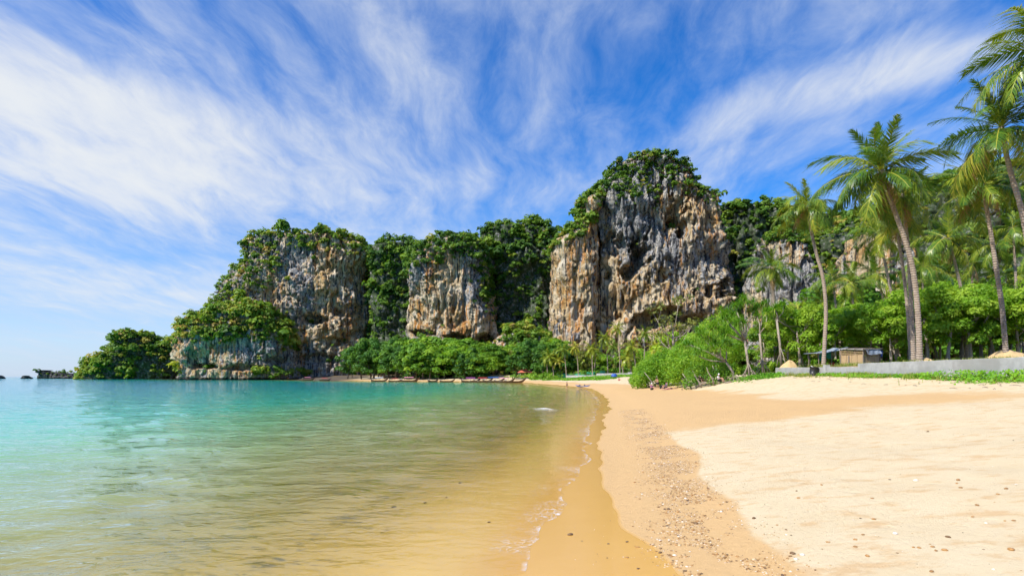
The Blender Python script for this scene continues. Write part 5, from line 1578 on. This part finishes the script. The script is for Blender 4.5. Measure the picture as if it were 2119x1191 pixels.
put('blue_panel', MB().box((2.2, -2.46, 1.35), (0.9, 0.06, 2.2)).mesh('blue_panel', M['blue_paint']), pav)
put('blue_panel', MB().box((-2.3, -2.46, 1.0), (0.45, 0.06, 1.6)).mesh('blue_panel', M['blue_paint']), pav)

# ------------------------------------------------------------------ low wall and green net fence of the far grove
fw = empty('grove_wall', on_ground(1240, 205), 'low pale wall in front of the far palm grove', 'wall')
for i, (a, b, Y1_, Y2_) in enumerate(((1172, 1235, 232, 214), (1235, 1300, 213.5, 190), (1300, 1345, 189.5, 172))):
    p, q = on_ground(a, Y1_), on_ground(b, Y2_)
    d_ = q - p; c = (p + q) / 2 + Vector((0, 0, 0.35))
    child_world('wall_run', MB().box(tuple(c), (math.hypot(d_.x, d_.y), 0.3, 1.2), (0, 0, math.atan2(d_.y, d_.x))).mesh('wall_run', M['concrete']), fw)
ff_ = empty('net_fence', on_ground(1200, 236), 'green net fence between the far palms', 'fence')
for i in range(8):
    p, q = on_ground(1148 + i * 13, 246 - i * 2.2), on_ground(1161 + i * 13, 243.8 - i * 2.2)
    child_world('post', MB().tube([p, p + Vector((0, 0, 1.9))], 0.06, 5).mesh('post', M['post']), ff_)
    d_ = q - p
    child_world('net_panel', MB().box(tuple((p + q) / 2 + Vector((0, 0, 1.0 + 0.1 * math.sin(i * 2)))), (math.hypot(d_.x, d_.y) - 0.1, 0.02, 1.3 + 0.3 * math.sin(i * 1.7)), (0, 0, math.atan2(d_.y, d_.x))).mesh('net_panel', M['green_cloth']), ff_)
bb = on_ground(1271, 176)
bo = empty('covered_barrow', bb, 'handcart under a dark blue sheet at the edge of the far grove', 'cart')
V = []; 
for j in range(7):
    for i in range(14):
        a = 6.2832 * i / 14; q = j / 6
        V.append((math.cos(a) * (1.05 - 0.55 * q ** 2) * (1 + .1 * math.sin(3 * a)), math.sin(a) * (0.7 - 0.3 * q ** 2), 0.45 + 0.95 * q + 0.06 * math.sin(a * 4)))
put('sheet', mesh_np('sheet', np.array(V), grid_faces(7, 14), M['blue_cloth']), bo)
put('tray', MB().box((0, 0, 0.5), (1.7, 1.0, 0.35)).mesh('tray', M['hull']), bo)
for a in (-.5, .5): put('wheel', MB().tube([(0.2, a * 1.1 - .05, .3), (0.2, a * 1.1 + .05, .3)], .3, 12).mesh('wheel', M['black_plastic']), bo)

# ------------------------------------------------------------------ kayak
kp = W(1206, 800, 129); kz = gz(kp.x, 129)
kb = empty('kayak', (kp.x, 129, kz + 0.16), 'blue sit-on kayak lying on the wet sand', 'kayak', rotz=math.radians(14))
n, m_ = 22, 12; V = []
for i in range(n + 1):
    q = i / n; x = -1.8 + 3.6 * q; wd = 0.40 * max(0.02, math.sin(math.pi * q) ** 0.55); rk = 0.30 * abs(2 * q - 1) ** 3
    for k in range(m_):
        a = 6.2832 * k / m_
        zz = math.sin(a) * (0.19 if math.sin(a) < 0 else 0.12) * max(0.1, math.sin(math.pi * q) ** 0.3)
        if math.sin(a) > 0.4 and 0.3 < q < 0.72: zz -= 0.14
        V.append((x, math.cos(a) * wd, zz + rk))
put('hull', mesh_np('kayak_hull', np.array(V), grid_faces(n + 1, m_), M['kayak']), kb)
for a in (-0.45, 0.7):
    put('seat_back', MB().box((a - 0.25, 0, 0.22), (0.08, 0.42, 0.34), (0, -0.25, 0)).mesh('seat_back', M['cloth_navy']), kb)
put('paddle', MB().tube([(-1.0, 0.1, 0.2), (1.0, -0.15, 0.24)], 0.02, 6).box((-1.15, 0.12, 0.2), (0.42, 0.16, 0.02)).box((1.15, -0.17, 0.24), (0.42, 0.16, 0.02)).mesh('paddle', M['black_plastic']), kb)

# ------------------------------------------------------------------ people
def skin_mesh(name, verts, edges, radii, mat, sub=1):
    me = bpy.data.meshes.new('tmp'); me.from_pydata(verts, edges, []); me.update()
    ob = bpy.data.objects.new('tmp', me); COL.objects.link(ob)
    md = ob.modifiers.new('skin', 'SKIN'); md.use_smooth_shade = True
    for sv, rd in zip(me.skin_vertices[0].data, radii):
        sv.radius = (rd, rd) if not hasattr(rd, '__len__') else rd
        sv.use_root = False
    me.skin_vertices[0].data[0].use_root = True
    sb = ob.modifiers.new('sub', 'SUBSURF'); sb.levels = sub; sb.render_levels = sub
    dg = bpy.context.evaluated_depsgraph_get()
    out = bpy.data.meshes.new_from_object(ob.evaluated_get(dg))
    out.name = name
    out.materials.clear(); out.materials.append(mat)
    bpy.data.objects.remove(ob); bpy.data.meshes.remove(me)
    return out


POSE = {
    'stand': dict(pel=(0, 0, .93), chest=(0, -.01, 1.24), neck=(0, 0, 1.44), head=(0, -.03, 1.60), sh=(.18, 0, 1.38), el=(.25, .02, 1.10), wr=(.26, -.08, .86), hip=(.09, 0, .88), kn=(.11, -.02, .48), an=(.11, .02, .08), toe=(.13, -.15, .03)),
    'sit': dict(pel=(0, 0, .12), chest=(0, .10, .44), neck=(0, .07, .64), head=(0, .03, .80), sh=(.18, .10, .58), el=(.25, .02, .32), wr=(.18, -.22, .34), hip=(.10, -.02, .12), kn=(.15, -.38, .44), an=(.13, -.48, .07), toe=(.14, -.66, .04)),
    'lie': dict(pel=(0, 0, .11), chest=(0, .33, .13), neck=(0, .53, .14), head=(0, .70, .15), sh=(.18, .46, .13), el=(.30, .25, .08), wr=(.26, .02, .06), hip=(.09, -.05, .10), kn=(.11, -.45, .14), an=(.12, -.85, .07), toe=(.13, -.98, .12)),
    'lean': dict(pel=(0, 0, .88), chest=(0, -.12, 1.15), neck=(0, -.22, 1.32), head=(0, -.30, 1.45), sh=(.18, -.17, 1.27), el=(.24, -.25, 1.02), wr=(.14, -.40, .95), hip=(.09, 0, .84), kn=(.12, -.10, .46), an=(.12, .02, .08), toe=(.14, -.15, .03)),
}


def person(loc, pose, rz, label, top=None, bottom=None, hat=None, sc=1.0, sit_on=0.0):
    P = POSE[pose]
    root = empty('person', loc, label, 'person', rotz=rz, scale=sc)
    V = [P['pel'], P['chest'], P['neck'], P['head']]; E = [(0, 1), (1, 2), (2, 3)]; Rr = [(.145, .11), (.155, .11), .055, (.085, .10)]
    hd = Vector(P['head']); nk = Vector(P['neck'])
    V.append(tuple(hd + (hd - nk).normalized() * .09)); E.append((3, 4)); Rr.append(.075)
    for sg in (-1, 1):
        b = len(V)
        f = lambda q: (P[q][0] * sg, P[q][1], P[q][2])
        wr = Vector(f('wr')); el = Vector(f('el')); hn = wr + (wr - el).normalized() * .12
        V += [f('sh'), f('el'), f('wr'), tuple(hn)]; E += [(1, b), (b, b + 1), (b + 1, b + 2), (b + 2, b + 3)]; Rr += [.06, .042, .03, .032]
        b = len(V)
        V += [f('hip'), f('kn'), f('an'), f('toe')]; E += [(0, b), (b, b + 1), (b + 1, b + 2), (b + 2, b + 3)]; Rr += [.09, .06, .04, .035]
    put('body', skin_mesh('body', V, E, Rr, M['skin']), root)
    up = (hd - nk).normalized()
    put('hair', MB().ball(tuple(hd + up * .05 + Vector((0, .02, 0))), (.105, .115, .10), 10, 7).mesh('hair', M[hat] if hat else M['hair'], True), root)
    if top:
        ce = [P['pel'], P['chest'], tuple(Vector(P['chest']).lerp(nk, 0.7))]
        vv = list(ce); ee = [(0, 1), (1, 2)]; rd = [(.16, .125), (.17, .125), .10]
        for sg in (-1, 1):
            b = len(vv); vv += [(P['sh'][0] * sg, P['sh'][1], P['sh'][2]), tuple(Vector((P['sh'][0] * sg, P['sh'][1], P['sh'][2])).lerp(Vector((P['el'][0] * sg, P['el'][1], P['el'][2])), .6))]
            ee += [(1, b), (b, b + 1)]; rd += [.075, .062]
        put('shirt', skin_mesh('shirt', vv, ee, rd, M[top]), root)
    if bottom:
        vv = [tuple(Vector(P['pel']) + (Vector(P['chest']) - Vector(P['pel'])) * .15)]; ee = []; rd = [(.165, .13)]
        for sg in (-1, 1):
            h_ = Vector((P['hip'][0] * sg, P['hip'][1], P['hip'][2])); k_ = Vector((P['kn'][0] * sg, P['kn'][1], P['kn'][2]))
            b = len(vv); vv += [tuple(h_), tuple(h_.lerp(k_, .75))]; ee += [(0, b), (b, b + 1)]; rd += [.11, .088]
        put('shorts', skin_mesh('shorts', vv, ee, rd, M[bottom]), root)
    return root


w1 = W(1173, 800, 128)
person((w1.x, 128, gz(w1.x, 128)), 'stand', 0.5, 'person in dark blue shorts wading at the water edge near the kayak', None, 'cloth_navy', sc=0.82)
person(on_ground(1281, 150), 'sit', 0.6, 'lone sunbather sitting on the far sand left of the thicket', None, 'cloth_red')
person(on_ground(1361, 77.0), 'lean', -0.9, 'person in black shorts stooping in front of the bush', None, 'cloth_black')
person(on_ground(1349, 76.0), 'sit', 0.7, 'person in purple sitting on the sand left of the stooping one', 'cloth_purple', 'cloth_black', hat='cloth_white')
person(on_ground(1378, 76.5), 'sit', -1.2, 'person in dark top sitting in the shade of the bush', 'cloth_navy', 'cloth_navy')
person(on_ground(1386, 73.5), 'lie', 1.75, 'sunbather lying on a towel in front of the bush', None, 'cloth_black')
person(on_ground(1488, 67.6, 0.35), 'sit', 0.8, 'person in white shirt sitting on the roots under the leaning screw pine', 'cloth_white', 'cloth_black', hat='cloth_white')
person(on_ground(1450, 70.5, 0.6), 'sit', 0.2, 'person in a teal cap half hidden by the thicket', 'cloth_black', 'cloth_black', hat='cloth_teal')
tw_ = on_ground(1386, 73.5)
put('beach_towel', MB().box((0, 0, 0.012), (0.9, 2.1, 0.024)).mesh('beach_towel', M['cloth_pink']), label='pink towel under the lying sunbather', cat='towel', loc=tw_, rot=(0, 0, 1.75))
bg_ = on_ground(1368.5, 76.8)
put('beach_bag', MB().box((0, 0, .2), (.45, .25, .4), None, 0.8).tube([(-.12, 0, .38), (-.1, 0, .55), (.1, 0, .55), (.12, 0, .38)], .02, 5).mesh('beach_bag', M['cloth_black']), label='black bag on the sand between the sunbathers', cat='bag', loc=bg_)

# ------------------------------------------------------------------ shingle, shells and loose stones
def stone_mat():
    m, t = new_mat('shingle')
    ti = t.attr('tint')
    pos = t.n('ShaderNodeNewGeometry').outputs['Position']
    col = t.ramp(ti, [(0.0, (0.045, 0.035, 0.03)), (0.18, (0.20, 0.11, 0.04)), (0.42, (0.42, 0.22, 0.07)), (0.62, (0.52, 0.35, 0.16)), (0.82, (0.66, 0.52, 0.34)), (1.0, (0.80, 0.76, 0.68))])
    col = t.mix(t.maprange(t.noise(pos, 60, 3, 0.6), 0.4, 0.7, 0, 0.4), col, (0.20, 0.12, 0.05, 1))
    sh = t.n('ShaderNodeBsdfPrincipled', Base_Color=col, Roughness=0.65)
    t.link(sh.outputs[0], t.out.inputs[0])
    return m
M['stone'] = stone_mat()


def ico():
    bm = bmesh.new(); bmesh.ops.create_icosphere(bm, subdivisions=1, radius=1.0)
    V = np.array([v.co[:] for v in bm.verts]); F = np.array([[v.index for v in f.verts] for f in bm.faces]); bm.free()
    return V, F


IV, IF = ico()
OV = np.array([(1, 0, 0), (-1, 0, 0), (0, 1, 0), (0, -1, 0), (0, 0, 1), (0, 0, -1)], float)
OF = np.array([(0, 2, 4), (2, 1, 4), (1, 3, 4), (3, 0, 4)])


def shingle(name, x, y, size, label, seed, tint=None):
    r = np.random.RandomState(seed); tt_all = r.beta(1.6, 1.5, len(x)) if tint is None else tint
    Vs = []; Fs = []; Ts = []; b = 0
    near = (size / np.hypot(x, y)) > 0.0021
    for sel, BV, BF in ((near, IV, IF), (~near, OV, OF)):
        xx, yy, sz, tt = x[sel], y[sel], size[sel], tt_all[sel]; n = len(xx)
        z = ground(xx, yy)
        S = sz[:, None] * np.stack([r.uniform(.7, 1.3, n), r.uniform(.6, 1.1, n), r.uniform(.3, .65, n)], 1)
        a = r.uniform(0, 6.28, n); ca, sa = np.cos(a), np.sin(a)
        L = BV[None] * (1 + r.uniform(-.18, .18, (n, len(BV), 1))) * S[:, None, :]
        Xr = L[..., 0] * ca[:, None] - L[..., 1] * sa[:, None]; Yr = L[..., 0] * sa[:, None] + L[..., 1] * ca[:, None]
        Vs.append(np.stack([Xr + xx[:, None], Yr + yy[:, None], L[..., 2] + (z + S[:, 2] * 0.35)[:, None]], -1).reshape(-1, 3))
        Fs.append((BF[None] + (np.arange(n) * len(BV))[:, None, None]).reshape(-1, 3) + b); b += n * len(BV)
        Ts.append(np.repeat(tt, len(BV)))
    put(name, mesh_np(name, np.concatenate(Vs), np.concatenate(Fs), M['stone'], {'tint': np.concatenate(Ts)}, smooth=True), kind='stuff', label=label)


r = np.random.RandomState(71)
n = 44000
y = 3.6 + (r.rand(n) ** 1.5) * 36; xs_ = np.interp(y, SHORE[:, 1][:14], SHORE[:, 0][:14])
so = r.normal(2.5, 0.42, n)
x = xs_ + so * 1.02
cl = fbm(x / 0.8, y / 1.1, 5.5, 3); cl2 = fbm(x / 0.22, y / 0.25, 1.5, 2)
k = (cl + 0.55 * cl2 > -0.12) & (r.rand(n) < 0.75)
x, y = x[k], y[k]
shingle('shingle', x, y, r.gamma(2.0, 0.0036, len(x)) + 0.0040 + 0.00018 * y, 'band of tan and brown shingle along the tide line', 72)
n = 1800
y = 4 + r.rand(n) ** 1.5 * 26; xs_ = np.interp(y, SHORE[:, 1][:14], SHORE[:, 0][:14]); x = xs_ + r.uniform(0.6, 12, n)
shingle('shell_grit', x, y, r.gamma(2.0, 0.0032, n) + 0.003, 'scattered shell bits and grit on the sand', 73, r.choice([0.05, 0.15, 0.4, 0.5, 0.95], n) + r.uniform(-.04, .04, n))

def stone_mesh(seed, tint):
    r = np.random.RandomState(seed)
    bm = bmesh.new(); bmesh.ops.create_icosphere(bm, subdivisions=2, radius=1.0)
    V = np.array([v.co[:] for v in bm.verts]); F = np.array([[v.index for v in f.verts] for f in bm.faces]); bm.free()
    V = V * (1 + 0.22 * fbm(V[:, 0] * 1.3 + seed, V[:, 1] * 1.3, V[:, 2] * 1.3, 2))[:, None] * np.array([1, 0.72, 0.5])
    return mesh_np('pebble', V, F, M['stone'], {'tint': np.full(len(V), tint)})


ST = [stone_mesh(1, 0.28), stone_mesh(2, 0.40), stone_mesh(3, 0.12), stone_mesh(4, 0.97)]
def ground_px(px, py):
    """walk the view ray down to the sand"""
    dx, dz = (px - CX) / FPX, (HZ - py) / FPX
    Y = 4.0
    for _ in range(60):
        Y += 0.35 * (CAMZ + dz * Y - gz(dx * Y, Y)) / max(0.02, -dz)
    return Vector((dx * Y, Y, gz(dx * Y, Y)))
LOOSE = [(1652, 1030, 1, 15), (1700, 1003, 1, 14), (1712, 1121, 1, 14), (1716, 1121, 1, 12), (1770, 1116, 1, 18), (1786, 1106, 0, 16), (1795, 1150, 1, 22), (1808, 1074, 1, 18), (1852, 1104, 3, 26), (1770, 1131, 0, 18), (1890, 1132, 1, 14), (1902, 1133, 1, 18), (1930, 1131, 1, 18), (1937, 1139, 0, 16), (1955, 1138, 1, 24), (1928, 1182, 0, 22),
         (1962, 1111, 2, 22), (2013, 1069, 1, 14), (2092, 1137, 1, 30), (2098, 1077, 0, 16), (1983, 993, 0, 20), (1988, 1009, 0, 16), (2082, 1011, 0, 18), (2022, 1045, 0, 18), (1895, 994, 3, 20), (1980, 1000, 1, 14), (2065, 1022, 1, 14), (1920, 893, 2, 14), (1640, 1145, 2, 26), (1660, 1148, 3, 22), (2040, 1082, 3, 14), (1805, 1031, 0, 14), (1560, 1072, 2, 20), (1440, 1083, 2, 22), (1180, 1106, 2, 24)]
for i, (px, py, kd, wpx) in enumerate(LOOSE):
    p = ground_px(px, py)
    sz = wpx * p.y / FPX * 0.5 * 0.5
    col_ = ('brown', 'tawny', 'dark grey', 'white')[kd]
    if i == len(LOOSE) - 1:
        lab, grp = 'dark brown pod lying alone on the smooth wet sand', None
    else:
        lab, grp = f'small {col_} pebble lying loose on the sand', f'loose {col_} pebbles'
    put('pebble', ST[kd], label=lab, cat='pebble', group=grp, loc=p + Vector((0, 0, sz * 0.2)), rot=(0, 0, i * 1.3), scale=sz)
for i, (px, py, wpx) in enumerate(((815, 1049, 18), (880, 1040, 16), (952, 999, 14), (1012, 1080, 12), (924, 1029, 10))):
    p = ground_px(px, py)
    put('pebble', ST[2], label='dark stone lying under the clear shallow water', cat='pebble', group='dark stones in the shallows', loc=p + Vector((0, 0, 0.005)), rot=(0, 0, i), scale=wpx * p.y / FPX * 0.3)

# ------------------------------------------------------------------ labels of look-alikes that can be told apart by their order
ORD = ['first', 'second', 'third', 'fourth', 'fifth', 'sixth', 'seventh', 'eighth', 'ninth', 'tenth', 'eleventh', 'twelfth', 'thirteenth', 'fourteenth', 'fifteenth', 'sixteenth', 'seventeenth', 'eighteenth']
for grp in ('slender palms in the right wood', 'layered trees behind the wall', 'deep green trees behind the wall', 'olive trees behind the wall', 'palms of the far grove', 'loose brown pebbles', 'loose tawny pebbles', 'loose dark grey pebbles', 'loose white pebbles', 'dark stones in the shallows'):
    mem = sorted((o for o in COL.objects if o.get('group') == grp), key=lambda o: o.location.x / o.location.y)
    for o, w_ in zip(mem, ORD):
        o['label'] = o['label'].replace(' standing back', '') + f', {w_} from the left'
